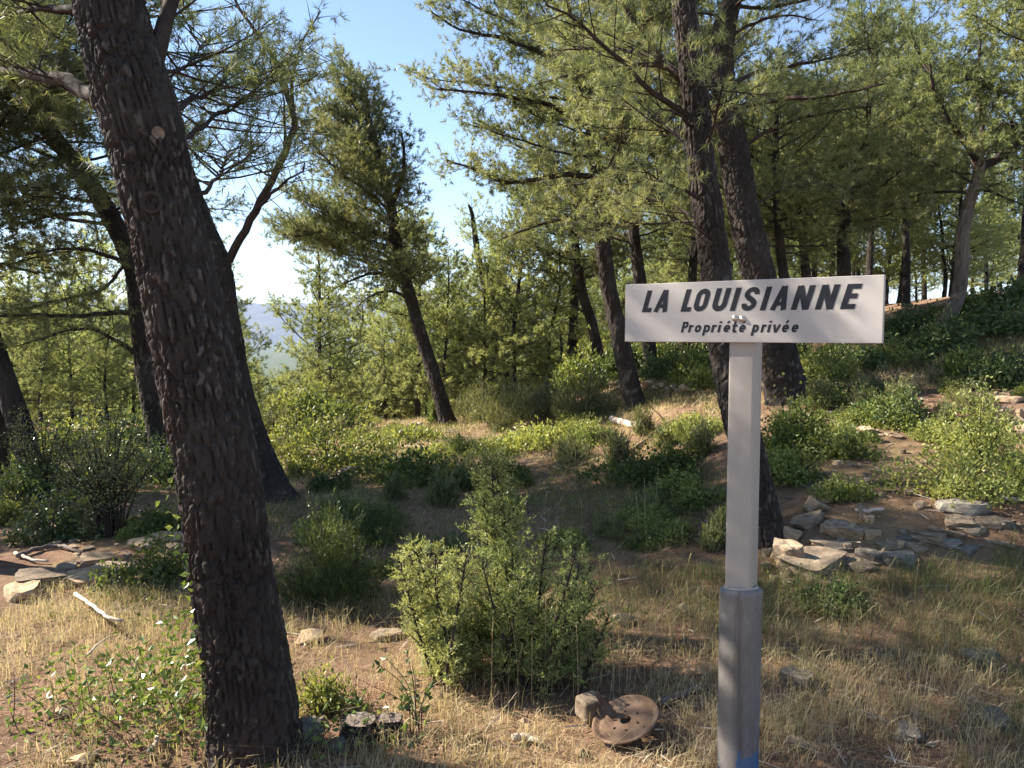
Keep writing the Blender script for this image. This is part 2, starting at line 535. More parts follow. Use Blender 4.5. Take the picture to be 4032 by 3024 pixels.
gx = axis(-8, 10, 0.17, -7000, 7000)
gy = axis(2.4, 19, 0.16, -80, 7500)
XX, YY = np.meshgrid(gx, gy)
ZZ = H(XX, YY)
mb = MB()
ny, nx = XX.shape
i = np.arange(ny - 1)[:, None] * nx; j = np.arange(nx - 1)[None]
quads = np.stack([i + j, i + j + 1, i + nx + j + 1, i + nx + j], -1).reshape(-1, 4)
mb.add(np.stack([XX, YY, ZZ], -1).reshape(-1, 3), quad=quads)
tag(mb.build('ground', M['ground'], smooth=True), kind='structure')

def hill_range(dist, depth, zbase, top, seed, x0, x1):
    xs = np.linspace(x0, x1, 260); ys = np.linspace(0, 1, 24)
    A, Bv = np.meshgrid(xs, ys)
    prof = np.sin(np.clip(Bv, 0, 1) * math.pi) ** 0.8
    h = top * (0.80 + 0.28 * (vnoise(A * 0.0011, Bv * 0, seed) - 0.5) + 0.14 * (vnoise(A * 0.005, Bv * 3, seed + 1) - 0.5) + 0.06 * (vnoise(A * 0.02, Bv * 9, seed + 2) - 0.5))
    Z = zbase + prof * (h - zbase)
    mbh = MB()
    ny, nx = A.shape
    i = np.arange(ny - 1)[:, None] * nx; j = np.arange(nx - 1)[None]
    q = np.stack([i + j, i + j + 1, i + nx + j + 1, i + nx + j], -1).reshape(-1, 4)
    mbh.add(np.stack([A, dist + Bv * depth, Z], -1).reshape(-1, 3), quad=q)
    return mbh
tag(hill_range(3300, 1700, -75, 215, 21, -5200, 5200).build('hills', M['hill'], smooth=True), kind='structure')

# ------------------------------------------------------------------ bark-covered stems
def bark_stem(mb, pts, rad, sides, seg, relief, cu=0.045, cv=0.12, seed=0, flare=0.0, fine=None):
    """a swept stem whose bark plates stand proud of dark furrows; every furrow is geometry"""
    pr = np.column_stack([np.asarray(pts, float), np.asarray(rad, float)])
    L = np.sum(np.linalg.norm(np.diff(pr[:, :3], axis=0), axis=1))
    n = max(6, int(L / seg))
    s4 = spline(pr, n)
    s = np.linspace(0, L, n)
    if fine and fine < L:                       # coarser rings high above the view
        k = np.concatenate([np.nonzero(s <= fine)[0], np.nonzero(s > fine)[0][::6], [n - 1]])
        s4, s = s4[k], s[k]; n = len(k)
    p, r = s4[:, :3], s4[:, 3]
    rg = np.random.default_rng(seed + 100)
    t, N, B = frames(p)
    a = np.arange(sides) * 2 * math.pi / sides
    if flare:
        ph = rg.uniform(0, 6.28, 3)
        lob = 1 + flare * np.exp(-s / 0.16)[:, None] * (1 + 0.35 * np.sin(3 * a + ph[0]) + 0.25 * np.sin(5 * a + ph[1]))[None]
    else:
        lob = np.ones((n, sides))
    lob = lob * (1 + 0.05 * (vnoise(s[:, None] * 2.2 + seed, np.cos(a)[None] * 1.5 + 7, seed) - 0.5) * 2)
    rm = float(np.mean(r))
    nu = max(5, int(round(2 * math.pi * rm / cu)))
    U0 = np.broadcast_to((a / (2 * math.pi))[None], (n, sides))
    wu = 1.3 * (vnoise(s[:, None] * 3.5, np.sin(a)[None] * 2 + 3, seed + 4) - 0.5)
    wv = 1.0 * (vnoise(np.cos(a)[None] * 3 + 11, s[:, None] * 6, seed + 5) - 0.5)
    def cells(nu_, cv_, sd):
        """plates of bark: how deep inside its plate a point lies, and the plate's own number"""
        nu_ = max(4, int(round(nu_)))
        U = U0 * nu_ + wu; V = (s / cv_)[:, None] + wv
        iu = np.floor(U).astype(int); iv = np.floor(V).astype(int)
        f1 = np.full(U.shape, 9.0); f2 = f1.copy(); cid = np.zeros(U.shape)
        for du in (-1, 0, 1):
            for dv in (-1, 0, 1):
                ku = iu + du; kv = iv + dv
                w = np.mod(ku, nu_)
                ju = 0.10 + 0.80 * _hash(w, kv, sd + 31); jv = 0.05 + 0.90 * _hash(w, kv, sd + 57)
                d = np.hypot(ku + ju - U, kv + jv - V)
                closer = d < f1
                f2 = np.where(closer, f1, np.minimum(f2, d))
                cid = np.where(closer, _hash(w, kv, sd + 77), cid)
                f1 = np.where(closer, d, f1)
        return f2 - f1, cid, U, V
    eb, cb, Ub, Vb = cells(nu * 0.95, cv * 1.5, seed)
    es, cs, U, V = cells(nu * 1.5, cv * 0.62, seed + 200)
    big = sstep(0.02, 0.26, eb); small = sstep(0.0, 0.22, es)
    plate = big * (0.45 + 0.55 * small)
    cid = 0.45 * cb + 0.55 * cs
    rough = 0.6 * (vnoise(U * 2.2, V * 4.3, seed + 8) - 0.5) + 0.4 * (vnoise(U * 6.0, V * 9.0, seed + 9) - 0.5)
    patch = vnoise(np.cos(a)[None] * 1.6 + 5, s[:, None] * 2.2, seed + 14)
    disp = relief * (big * (0.5 + 0.35 * cb) + big * small * (0.15 + 0.45 * cs) + 0.75 * rough)
    rr = r[:, None] * lob + disp - 0.6 * relief
    v = p[:, None] + (N[:, None] * np.cos(a)[None, :, None] + B[:, None] * np.sin(a)[None, :, None]) * rr[..., None]
    tint = np.clip(plate * (0.22 + 0.95 * np.clip(cs - 0.45, 0, 1) * (0.5 + patch)) + 0.5 * rough + 0.15 * (patch - 0.5), 0, 1)
    i = np.arange(n - 1)[:, None] * sides; j = np.arange(sides)[None]
    q = np.stack([i + j, i + (j + 1) % sides, i + sides + (j + 1) % sides, i + sides + j], -1).reshape(-1, 4)
    mb.add(v.reshape(-1, 3), quad=q, tint=tint.ravel())
    return s4

# ------------------------------------------------------------------ foliage
def perp_rand(d, rg):
    r = rg.normal(size=d.shape)
    r = r - d * np.sum(r * d, -1, keepdims=True)
    return unit(r)

def needles(mb, pos, dr, n, shoot, nlen, wid, rg, spread=(0.35, 1.35), tint0=None, tvar=0.12):
    """n needles on each shoot (pos, dr): one slim triangle each"""
    S = len(pos)
    if not S:
        return
    if tint0 is None:
        tint0 = rg.uniform(0.2, 0.8, S)
    p = np.repeat(pos, n, 0); d = np.repeat(dr, n, 0)
    u = rg.uniform(0, 1, len(p))[:, None]
    ang = rg.uniform(spread[0], spread[1], len(p))[:, None] * (1.15 - 0.55 * u)
    q = perp_rand(d, rg)
    nd_ = unit(d * np.cos(ang) + q * np.sin(ang))
    b = p + d * (u * np.repeat(np.broadcast_to(shoot, (S,)), n)[:, None])
    ln = nlen * rg.uniform(0.7, 1.2, len(p))[:, None]
    w = perp_rand(nd_, rg) * (wid * 0.5) * rg.uniform(0.8, 1.2, len(p))[:, None]
    v = np.stack([b - w, b + w, b + nd_ * ln], 1).reshape(-1, 3)
    t = np.arange(len(p) * 3).reshape(-1, 3)
    tn = np.clip(np.repeat(tint0, n) + rg.normal(0, tvar, len(p)), 0, 1)
    mb.add(v, tri=t, tint=np.repeat(tn, 3))

def leaves(mb, pos, dr, ln, wd, rg, tint=None, fold=0.25):
    """small pointed leaves, two triangles folded on the midrib"""
    n = len(pos)
    if not n:
        return
    dr = unit(dr)
    side = perp_rand(dr, rg)
    nor = np.cross(dr, side)
    L = (ln * rg.uniform(0.7, 1.25, n))[:, None]; Wd = (wd * rg.uniform(0.7, 1.25, n))[:, None]
    m = pos + dr * L * 0.45 + nor * Wd * fold
    v = np.stack([pos, m + side * Wd * 0.5, pos + dr * L, m - side * Wd * 0.5], 1).reshape(-1, 3)
    k = np.arange(n)[:, None] * 4
    t = np.concatenate([k + np.array([[0, 1, 2]]), k + np.array([[0, 2, 3]])], 1).reshape(-1, 3)
    if tint is None:
        tint = rg.uniform(0, 1, n)
    mb.add(v, tri=t, tint=np.repeat(tint, 4))

def path(p0, d0, L, n, rg, lift=0.0, wob=0.12):
    p = [np.asarray(p0, float)]; d = unit(np.asarray(d0, float))
    st = L / (n - 1)
    for k in range(n - 1):
        d = unit(d + np.array([0, 0, lift]) * st + rg.normal(0, wob, 3) * math.sqrt(st))
        p.append(p[-1] + d * st)
    return np.array(p)

def at_s(pl, s):
    c = np.concatenate([[0], np.cumsum(np.linalg.norm(np.diff(pl, axis=0), axis=1))])
    x = s * c[-1]
    k = min(max(np.searchsorted(c, x) - 1, 0), len(pl) - 2)
    f = (x - c[k]) / max(c[k + 1] - c[k], 1e-9)
    return pl[k] * (1 - f) + pl[k + 1] * f, unit(pl[k + 1] - pl[k]), c[-1]

UP = np.array([0, 0, 1.0])

def sticks(mb, p0, p1, r0, r1, rg):
    """many straight three-sided twigs at once"""
    n = len(p0)
    if not n:
        return
    d = unit(p1 - p0)
    u = perp_rand(d, rg); w = np.cross(d, u)
    a = np.arange(3) * 2 * math.pi / 3
    ring = u[:, None] * np.cos(a)[None, :, None] + w[:, None] * np.sin(a)[None, :, None]
    v = np.concatenate([p0[:, None] + ring * r0, p1[:, None] + ring * r1], 1).reshape(-1, 3)
    k = np.arange(n)[:, None, None] * 6
    j = np.arange(3)
    q = np.stack([j, (j + 1) % 3, 3 + (j + 1) % 3, 3 + j], 1)[None]
    mb.add(v, quad=(k + q).reshape(-1, 4))

def foliate(prims, rg, tw, fo, sec_m=5.0, sec_len=0.45, sec_start=0.2, sec_max=1.3, tw_m=7.0, tw_len=(0.10, 0.30), nn=10, shoot=0.16, nlen=0.085, wid=0.006, dead=0.0, lift=0.35, tsides=3, shoots_per=2, tint=(0.2, 0.8), keep_twigs=1.0, droop=0.0, flat=0.85, fsp=(0.45, 1.5)):
    """secondary branches, twigs and needle shoots on a set of primary branches"""
    A0, A1, SP_, SD = [], [], [], []
    for pl in prims:
        L = at_s(pl, 0)[2]
        n = max(2, int(L * sec_m))
        side = rg.choice([-1, 1])
        for k in range(n):
            s = sec_start + (1 - sec_start) * (k + rg.uniform(0, 1)) / n
            p, t, _ = at_s(pl, s)
            side = -side
            h = unit(np.cross(t, UP) + 1e-6)
            d = unit(t * rg.uniform(0.4, 0.9) + h * side * rg.uniform(0.4, 1.0) + UP * rg.normal(0.08 - droop, 0.32))
            l2 = float(np.clip(sec_len * L * (1.15 - 0.75 * s) * rg.uniform(0.55, 1.25), 0.22, sec_max))
            sp = path(p, d, l2, 5, rg, lift - droop, 0.22)
            kk = [0, 1, 2, 3, 4] if wid < 0.0065 else [0, 2, 4]
            tube(tw, sp[kk], np.linspace(0.008, 0.0025, len(kk)) * (0.6 + 0.5 * l2), tsides)
            if rg.uniform() < dead:
                continue
            m = max(3, int(l2 * tw_m))
            x = (0.15 + 0.85 * (np.arange(m) + rg.uniform(0, 1, m)) / m).clip(0, 0.999) * 4
            i0 = x.astype(int); f = (x - i0)[:, None]
            p2 = sp[i0] * (1 - f) + sp[i0 + 1] * f
            d2 = unit(unit(sp[i0 + 1] - sp[i0]) * 0.8 + rg.normal(0, flat, (m, 3)) + UP * 0.12)
            l3 = rg.uniform(tw_len[0], tw_len[1], m)[:, None]
            kp = rg.uniform(size=m) < keep_twigs
            A0.append(p2[kp]); A1.append((p2 + d2 * l3)[kp])
            for z in range(shoots_per):
                SP_.append(p2 + d2 * l3 * (1.0 - z * 0.42) * 0.9)
                SD.append(unit(d2 + rg.normal(0, 0.55, (m, 3)) + UP * 0.3))
        p, t, _ = at_s(pl, 0.999)
        SP_.append(p[None]); SD.append(t[None])
    if A0:
        sticks(tw, np.concatenate(A0), np.concatenate(A1), 0.0035, 0.002, rg)
    SPa, SDa = np.concatenate(SP_), np.concatenate(SD)
    # tint varies over the crown in patches, as old and new growth does
    tn = tint[0] + (tint[1] - tint[0]) * np.clip(0.5 + 0.9 * (vnoise(SPa[:, 0] * 1.4 + SPa[:, 2] * 0.9, SPa[:, 1] * 1.4 - SPa[:, 2] * 1.1, 17) - 0.5) + rg.normal(0, 0.18, len(SPa)), 0, 1)
    needles(fo, SPa, SDa, nn, shoot, nlen, wid, rg, spread=fsp, tint0=tn)
    return len(SPa)

def px_poly(spec, Y):
    """photo pixels (x, y[, dY]) to points at distance Y"""
    return np.array([P(q[0], q[1], Y + (q[2] if len(q) > 2 else 0.0)) for q in spec])

def auto_prims(tr, rg, n, t0, t1, l0, l1, el0, el1, bias=None, bamt=0.0, lift=0.1, wob=0.12, lmid=None):
    """branches along the part t0..t1 of a trunk polyline: length and rise change with height"""
    out = []
    az = rg.uniform(0, 6.28)
    for k in range(n):
        f = (k + rg.uniform(0, 1)) / n
        t = t0 + (t1 - t0) * f
        p, tg, _ = at_s(tr, t)
        az += 2.4 + rg.normal(0, 0.35)
        if lmid is None:
            l = l0 + (l1 - l0) * f
        else:
            l = np.interp(f, [0, 0.4, 1], [l0, lmid, l1])
        if bias is not None:
            l *= 1 + bamt * math.cos(az - bias)
        l *= rg.uniform(0.7, 1.2)
        if l < 0.15:
            continue
        el = el0 + (el1 - el0) * f + rg.normal(0, 0.12)
        d = np.array([math.cos(az) * math.cos(el), math.sin(az) * math.cos(el), math.sin(el)])
        out.append(path(p, d, l, 8, rg, lift, wob))
    return out

def make_pine(name, label, group, trunk, widths, Y, ext=(), ext_w=(), prims=(), auto=(), fol=None, mat='needle', bark='bark', sides=40, seg=0.03, relief=0.012, flare=0.3, seed=0, dead_prims=(), fol_auto=None, fine=None, branch_r=0.022, base=None, cat='pine tree', cu=0.045, cv=0.12, knots=(), trunk_pts=None):
    rg = np.random.default_rng(seed + 1000)
    if trunk_pts is None:
        pts = [P(q[0], q[1], Y + (q[2] if len(q) > 2 else 0.0)) for q in trunk]
        rad = [w * 0.5 / FPX * Y for w in widths]
        for (dx, dy, dz), w in zip(ext, ext_w):
            pts.append(pts[-1] + np.array([dx, dy, dz])); rad.append(w)
        pts = np.array(pts)
        gz = float(H(pts[0, 0], pts[0, 1]))
        pts[0, 2] = gz - 0.06
    else:
        pts, rad = np.array(trunk_pts, float), list(widths)
        gz = pts[0, 2] + 0.06
    org = np.array([pts[0, 0], pts[0, 1], gz])
    root = thing(name, label, cat, org, group)
    tm = MB()
    s4 = bark_stem(tm, pts, rad, sides, seg, relief, seed=seed, flare=flare, cu=cu, cv=cv, fine=fine)
    tobj = tm.build('trunk', M[bark], root, org, smooth=False)
    line = s4[:, :3]
    rline = s4[:, 3]
    def rooted(pl):
        """start a bough inside the trunk or bough it springs from"""
        pl = np.asarray(pl, float)
        d = np.linalg.norm(line - pl[0], axis=1)
        k = int(np.argmin(d))
        if d[k] < 4 * rline[k] + 0.05:
            return np.vstack([line[k], pl]) if d[k] > 0.03 else np.vstack([line[k], pl[1:]])
        return pl
    allp = [rooted(q[0]) for q in prims]
    rr = [q[1] for q in prims]
    n_exp = len(allp)
    for a in auto:
        for pl in auto_prims(line, rg, **a):
            allp.append(pl); rr.append(None)
    for pl, r0 in zip(allp, rr):
        L = at_s(pl, 0)[2]
        if r0 is None:
            r0 = branch_r * min(1.4, 0.35 + 0.35 * L)
        b = MB()
        sp = spline(pl, max(6, int(L / 0.12)))
        sp[1:-1] += rg.normal(0, 0.006, sp[1:-1].shape)
        tube(b, sp, np.linspace(r0, r0 * 0.25, len(sp)), 7 if r0 > 0.02 else 5, tint=0.35)
        b.build('branch', M['twig'], root, org, smooth=True)
    for pl, r0 in dead_prims:
        b = MB()
        pl = rooted(pl)
        L = at_s(pl, 0)[2]
        sp = spline(pl, max(6, int(L / 0.1)))
        sp[1:-1] += rg.normal(0, 0.008, sp[1:-1].shape)
        tube(b, sp, np.linspace(r0, r0 * 0.3, len(sp)), 7, tint=0.4)
        for k in range(int(L * 7)):
            p, t, _ = at_s(sp, rg.uniform(0.25, 1))
            tw = path(p, unit(t + rg.normal(0, 0.8, 3)), rg.uniform(0.15, 0.6), 5, rg, -0.5, 0.35)
            tube(b, tw, np.linspace(0.006, 0.0015, 5), 3)
        b.build('bare_branch', M['twig'], root, org, smooth=True)
    fo, tw = MB(), MB()
    fol = dict(fol or {})
    if fol_auto is None:
        foliate(allp, rg, tw, fo, **fol)
    else:
        if n_exp:
            foliate(allp[:n_exp], rg, tw, fo, **fol)
        foliate(allp[n_exp:], rg, tw, fo, **dict(fol, **fol_auto))
    cr = fo.build('crown', M[mat], root, org)
    tag(tw.build('twigs', M['twig'], cr, org, smooth=True), kind='stuff')
    return root

def copy_tree(root, loc, rz, sc, label, group, cat=None):
    c = root.copy(); COL.objects.link(c)
    c.location = loc; c.rotation_euler = (0, 0, rz); c.scale = (sc, sc, sc)
    tag(c, label, cat or root['category'], group)
    for ch in root.children:
        d = ch.copy(); COL.objects.link(d); d.parent = c
        for g in ch.children:
            e = g.copy(); COL.objects.link(e); e.parent = d
    return c

# ------------------------------------------------------------------ the sign
SL, SR = P(2460, 1346, 3.40), P(3475, 1352, 2.82)
su = SR - SL; su[2] = 0
SW = float(np.linalg.norm(su)); su = su / SW
SZ0 = float((SL[2] + SR[2]) / 2); SH = 0.250
sn = np.array([su[1], -su[0], 0.0])             # faces the road
yaw = math.atan2(su[1], su[0])
ROT = np.array([[su[0], -sn[0], 0], [su[1], -sn[1], 0], [0, 0, 1.0]])   # local x along sign, y into the wood, z up
ctr = (SL + SR) / 2; ctr[2] = SZ0
def s_u(zx):
    s = (zx - 50.0) / 2090.0
    return s * 3.40 / (2.82 + s * (3.40 - 2.82)) * SW
U_POST = s_u(1000) - 0.008
post_c = SL + su * U_POST - sn * 0.078
sign_root = thing('property_sign', 'white enamel sign lettered LA LOUISIANNE on a square white post in a round steel socket', 'sign', (post_c[0], post_c[1], float(H(post_c[0], post_c[1]))))
sign_root.rotation_euler = (0, 0, yaw)
gz0 = sign_root.location.z
def to_local(u, v, off=0.0):
    """sign-face coordinates (u along, v up, off out of the face) to the sign's own axes"""
    return np.array([u - U_POST, -0.078 - off, SZ0 - gz0 + v])

mb = MB()
box(mb, to_local(SW / 2, SH / 2, -0.012), (SW, 0.024, SH), 0.0025)
plate = mb.build('sign_board', M['paint'], sign_root)
mb = MB()
box(mb, to_local(U_POST, SH * 0.5, -0.030), (SW * 0.55, 0.010, 0.05), 0.002)
mb.build('back_rail', M['bolt'], sign_root)

# letters as brush-width strokes with mitred corners
def stroke2(pts, w, closed=False):
    p = np.asarray(pts, float)
    n = len(p)
    if closed:
        d = unit(np.roll(p, -1, 0) - p); dp = np.roll(d, 1, 0)
    else:
        d = unit(np.vstack([np.diff(p, axis=0), p[-1:] - p[-2:-1]])); dp = np.vstack([d[:1], d[:-1]])
    nrm = lambda a: np.stack([-a[:, 1], a[:, 0]], 1)
    m = unit(nrm(d) + nrm(dp))
    k = np.clip(1.0 / np.maximum(np.sum(m * nrm(d), 1), 0.35), 1, 2.5)[:, None]
    a, b = p + m * k * w / 2, p - m * k * w / 2
    v = np.stack([a, b], 1).reshape(-1, 2)
    e = n if closed else n - 1
    i = np.arange(e); jn = (i + 1) % n
    return v, np.stack([2 * i, 2 * i + 1, 2 * jn + 1, 2 * jn], 1)

def arc(cx, cy, rx, ry, a0, a1, n=10):
    a = np.radians(np.linspace(a0, a1, n))
    return [(cx + rx * math.cos(t), cy + ry * math.sin(t)) for t in a]

def glyph(ch, w, x, s):
    """strokes of a letter: total width w, height 1 (x-height x for small letters), stroke s"""
    h = s / 2
    hv = s * 0.42                                   # thinner half-width of horizontal bars
    out = []
    if ch == 'L':
        out = [([(h, 0), (h, 1)], s), ([(s, hv), (w, hv)], 2 * hv)]
    elif ch == 'E':
        out = [([(h, 0), (h, 1)], s), ([(s, hv), (w, hv)], 2 * hv), ([(s, 1 - hv), (w, 1 - hv)], 2 * hv), ([(s, 0.52), (w * 0.92, 0.52)], 2 * hv)]
    elif ch == 'I':
        out = [([(h, 0), (h, 1)], s)]
    elif ch == 'A':
        k = 0.5
        out = [([(h * 0.9, 0), (w * k - h * 0.05, 1)], s * 0.92), ([(w - h * 0.9, 0), (w * k + h * 0.05, 1)], s * 0.92), ([(w * 0.25, 0.27), (w * 0.75, 0.27)], s * 0.72)]
    elif ch == 'N':
        out = [([(h, 0), (h, 1)], s), ([(w - h, 0), (w - h, 1)], s), ([(h * 1.05, 0.98), (w - h * 1.05, 0.02)], s * 0.95)]
    elif ch == 'O':
        r = w / 2 - h
        pts = arc(w / 2, 1 - h - r * 1.05 + 0.01, r, r * 1.05, 0, 180) + arc(w / 2, h + r * 1.05 - 0.01, r, r * 1.05, 180, 360)
        out = [(pts, s * 0.95, True)]
    elif ch == 'U':
        r = w / 2 - h
        out = [([(h, 1)] + arc(w / 2, h + r * 1.05 - 0.01, r, r * 1.05, 180, 360) + [(w - h, 1)], s)]
    elif ch == 'S':
        r = w / 2 - h
        ry = 0.245 - h * 0.55
        ct, cb = 1 - h * 0.9 - ry + 0.01, h * 0.9 + ry - 0.01
        pts = [(w - h, ct - 0.03)] + arc(w / 2, ct, r, ry, 0, 200, 12) + [(w * 0.40, 0.535), (w * 0.60, 0.465)] + arc(w / 2, cb, r, ry, 20, -180, 12) + [(h, cb + 0.03)]
        out = [(pts, s * 0.88)]
    elif ch == 'P':
        r = 0.235
        out = [([(h, 0), (h, 1)], s), ([(s, 1 - hv)] + [(w * 0.6, 1 - hv)] + arc(w * 0.55, 0.70, w * 0.45 - h, 0.30 - hv, 80, -80, 9) + [(s, 0.40 + hv)], 2 * hv * 1.05)]
    elif ch == 'r':
        out = [([(h, 0), (h, x)], s), ([(h, x * 0.70)] + arc(w * 0.85, x * 0.62, w * 0.85 - h, x * 0.38 - hv, 165, 85, 6), s * 0.85)]
    elif ch == 'o':
        r = w / 2 - h
        out = [(arc(w / 2, x - h - r + 0.01, r, r, 0, 180) + arc(w / 2, h + r - 0.01, r, r, 180, 360), s * 0.92, True)]
    elif ch == 'p':
        r = w / 2 - h
        out = [([(h, -0.30), (h, x)], s), (arc(w / 2, x - h - r + 0.01, r, r, 0, 180) + arc(w / 2, h + r - 0.01, r, r, 180, 360), s * 0.9, True)]
    elif ch == 'i':
        out = [([(h, 0), (h, x)], s), ([(h, 0.86), (h, 1.02)], s)]
    elif ch == 't':
        out = [([(w * 0.42, 0.97)] + [(w * 0.42, h * 1.6)] + [(w * 0.55, hv), (w * 0.98, hv)], s * 0.95), ([(0, x - hv), (w, x - hv)], 2 * hv * 0.9)]
    elif ch == 'v':
        out = [([(h * 0.8, x), (w * 0.5 - h * 0.15, 0)], s * 0.9), ([(w - h * 0.8, x), (w * 0.5 + h * 0.15, 0)], s * 0.9)]
    elif ch in 'eé':
        r = w / 2 - h
        out = [([(h, x * 0.50), (w - h, x * 0.50)] + arc(w / 2, x - h - r + 0.01, r, r, 0, 180)[1:] + arc(w / 2, h + r - 0.01, r, r, 180, 325, 9), s * 0.85)]
        if ch == 'é':
            out.append(([(w * 0.42, 0.83), (w * 0.68, 1.04)], s * 0.8))
    return out

def lettering(items, base_v, cap, x, s, shear, k0):
    for n, (ch, a, b) in enumerate(items):
        u0, u1 = s_u(a), s_u(b)
        w = (u1 - u0) / cap
        m = MB()
        for q, st in enumerate(glyph(ch, w, x, s)):
            v, f = stroke2(st[0], st[1], len(st) > 2)
            v = np.stack([u0 + (v[:, 0] + v[:, 1] * shear) * cap, base_v + v[:, 1] * cap], 1)
            m.add(np.array([to_local(c[0], c[1], 0.0010 + 0.00012 * q) for c in v]), quad=f)
        m.build('letter', M['ink'], plate)
lettering([('L', 185, 258), ('A', 278, 388), ('L', 497, 577), ('O', 590, 702), ('U', 740, 858), ('I', 895, 941), ('S', 975, 1098), ('I', 1138, 1188), ('A', 1218, 1350),
           ('N', 1388, 1530), ('N', 1582, 1728), ('E', 1785, 1902)], 0.510 * SH, 0.372 * SH, 0.7, 0.238, 0.285, 0)
lettering([('P', 503, 552), ('r', 560, 598), ('o', 610, 660), ('p', 680, 732), ('r', 745, 785), ('i', 797, 816), ('é', 842, 895), ('t', 908, 950), ('é', 968, 1020), ('p', 1074, 1126),
           ('r', 1146, 1188), ('i', 1199, 1219), ('v', 1236, 1300), ('é', 1314, 1370), ('e', 1392, 1448)], 0.163 * SH, 0.178 * SH, 0.70, 0.225, 0.24, 0)

for zx, zy in ((940, 388), (1001, 394)):
    u = s_u(zx); v = SH * (582 - zy) / 496.0
    m = MB()
    a = np.linspace(0, math.pi / 2, 6)
    prof = [(0.0135, 0.0), (0.0135, 0.002)] + [(0.0105 * math.cos(t), 0.002 + 0.008 * math.sin(t)) for t in a]
    rings = []
    for r, z in prof:
        th = np.arange(14) * 2 * math.pi / 14
        c = to_local(u, v)
        rings.append(np.stack([c[0] + r * np.cos(th), np.full(14, c[1] - z), c[2] + r * np.sin(th)], 1))
    v_ = np.concatenate(rings)
    i = np.arange(len(prof) - 1)[:, None] * 14; j = np.arange(14)[None]
    m.add(v_, quad=np.stack([i + j, i + (j + 1) % 14, i + 14 + (j + 1) % 14, i + 14 + j], -1).reshape(-1, 4))
    m.build('bolt', M['bolt'], plate, smooth=True)

# square post, rounded corners
def rounded_prism(m, half, r, z0, z1, n=6, tilt=0.0):
    pts = []
    for cx, cy, a0 in ((1, 1, 0), (-1, 1, 90), (-1, -1, 180), (1, -1, 270)):
        for t in np.radians(np.linspace(a0, a0 + 90, n)):
            pts.append((cx * (half - r) + r * math.cos(t), cy * (half - r) + r * math.sin(t)))
    p = np.array(pts); k = len(p)
    zs = np.linspace(z0, z1, 12)
    v = np.concatenate([np.column_stack([p, np.full(k, z)]) for z in zs])
    i = np.arange(len(zs) - 1)[:, None] * k; j = np.arange(k)[None]
    q = np.stack([i + j, i + (j + 1) % k, i + k + (j + 1) % k, i + k + j], -1).reshape(-1, 4)
    m.add(v, quad=q)
    c = len(v); m.add(np.array([[0, 0, z1]]))
    jj = np.arange(k)
    m.t.append(np.stack([np.full(k, m.n - 1), (m.n - 1 - k) + jj, (m.n - 1 - k) + (jj + 1) % k], 1))
zp = float(P(2905, 2318, post_c[1])[2]) - gz0
mb = MB(); rounded_prism(mb, 0.054, 0.012, zp - 0.05, SZ0 - gz0 + SH * 0.85)
mb.build('post', M['post'], sign_root, smooth=True)
mb = MB()
th = np.arange(48) * 2 * math.pi / 48
prof = [(0.086, -0.25), (0.086, 0.25), (0.0865, 0.5), (0.087, zp - 0.03), (0.088, zp - 0.012), (0.0865, zp - 0.004), (0.080, zp + 0.004), (0.055, zp + 0.010)]
v = np.concatenate([np.column_stack([r * np.cos(th), r * np.sin(th), np.full(48, z) + (0.010 * np.sin(th + 2.2) if k > 2 else 0)]) for k, (r, z) in enumerate(prof)])
i = np.arange(len(prof) - 1)[:, None] * 48; j = np.arange(48)[None]
mb.add(v, quad=np.stack([i + j, i + (j + 1) % 48, i + 48 + (j + 1) % 48, i + 48 + j], -1).reshape(-1, 4))
sock = mb.build('socket_pipe', M['pipe'], sign_root, smooth=True)
sock['label'] = 'dull galvanised pipe with a dab of blue paint low down'
mb = MB()
tube(mb, np.array([[0.064 * math.cos(t), 0.064 * math.sin(t), zp + 0.008 + 0.010 * math.sin(t + 2.2)] for t in np.linspace(0, 2 * math.pi, 33)]), 0.007, 5)
mb.build('weld_bead', M['post'], sock, smooth=True)

# ------------------------------------------------------------------ the pines one can tell apart
PI = math.pi
NEAR = dict(nn=20, shoot=0.07, nlen=0.070, wid=0.0040, sec_m=10.0, tw_m=14, tw_len=(0.05, 0.20), keep_twigs=0.45, sec_max=0.55)
ROUGH = dict(nn=12, wid=0.011, nlen=0.11, sec_m=6.0, tw_m=8.0, keep_twigs=0.1, shoot=0.14)
MIDF = dict(nn=19, shoot=0.07, nlen=0.075, wid=0.0064, sec_m=8.5, tw_m=13, tw_len=(0.07, 0.24), keep_twigs=0.12, sec_max=1.0)
FARF = dict(nn=16, shoot=0.08, nlen=0.080, wid=0.0112, sec_m=8.5, tw_m=13, tw_len=(0.07, 0.26), keep_twigs=0.05, sec_max=0.8)

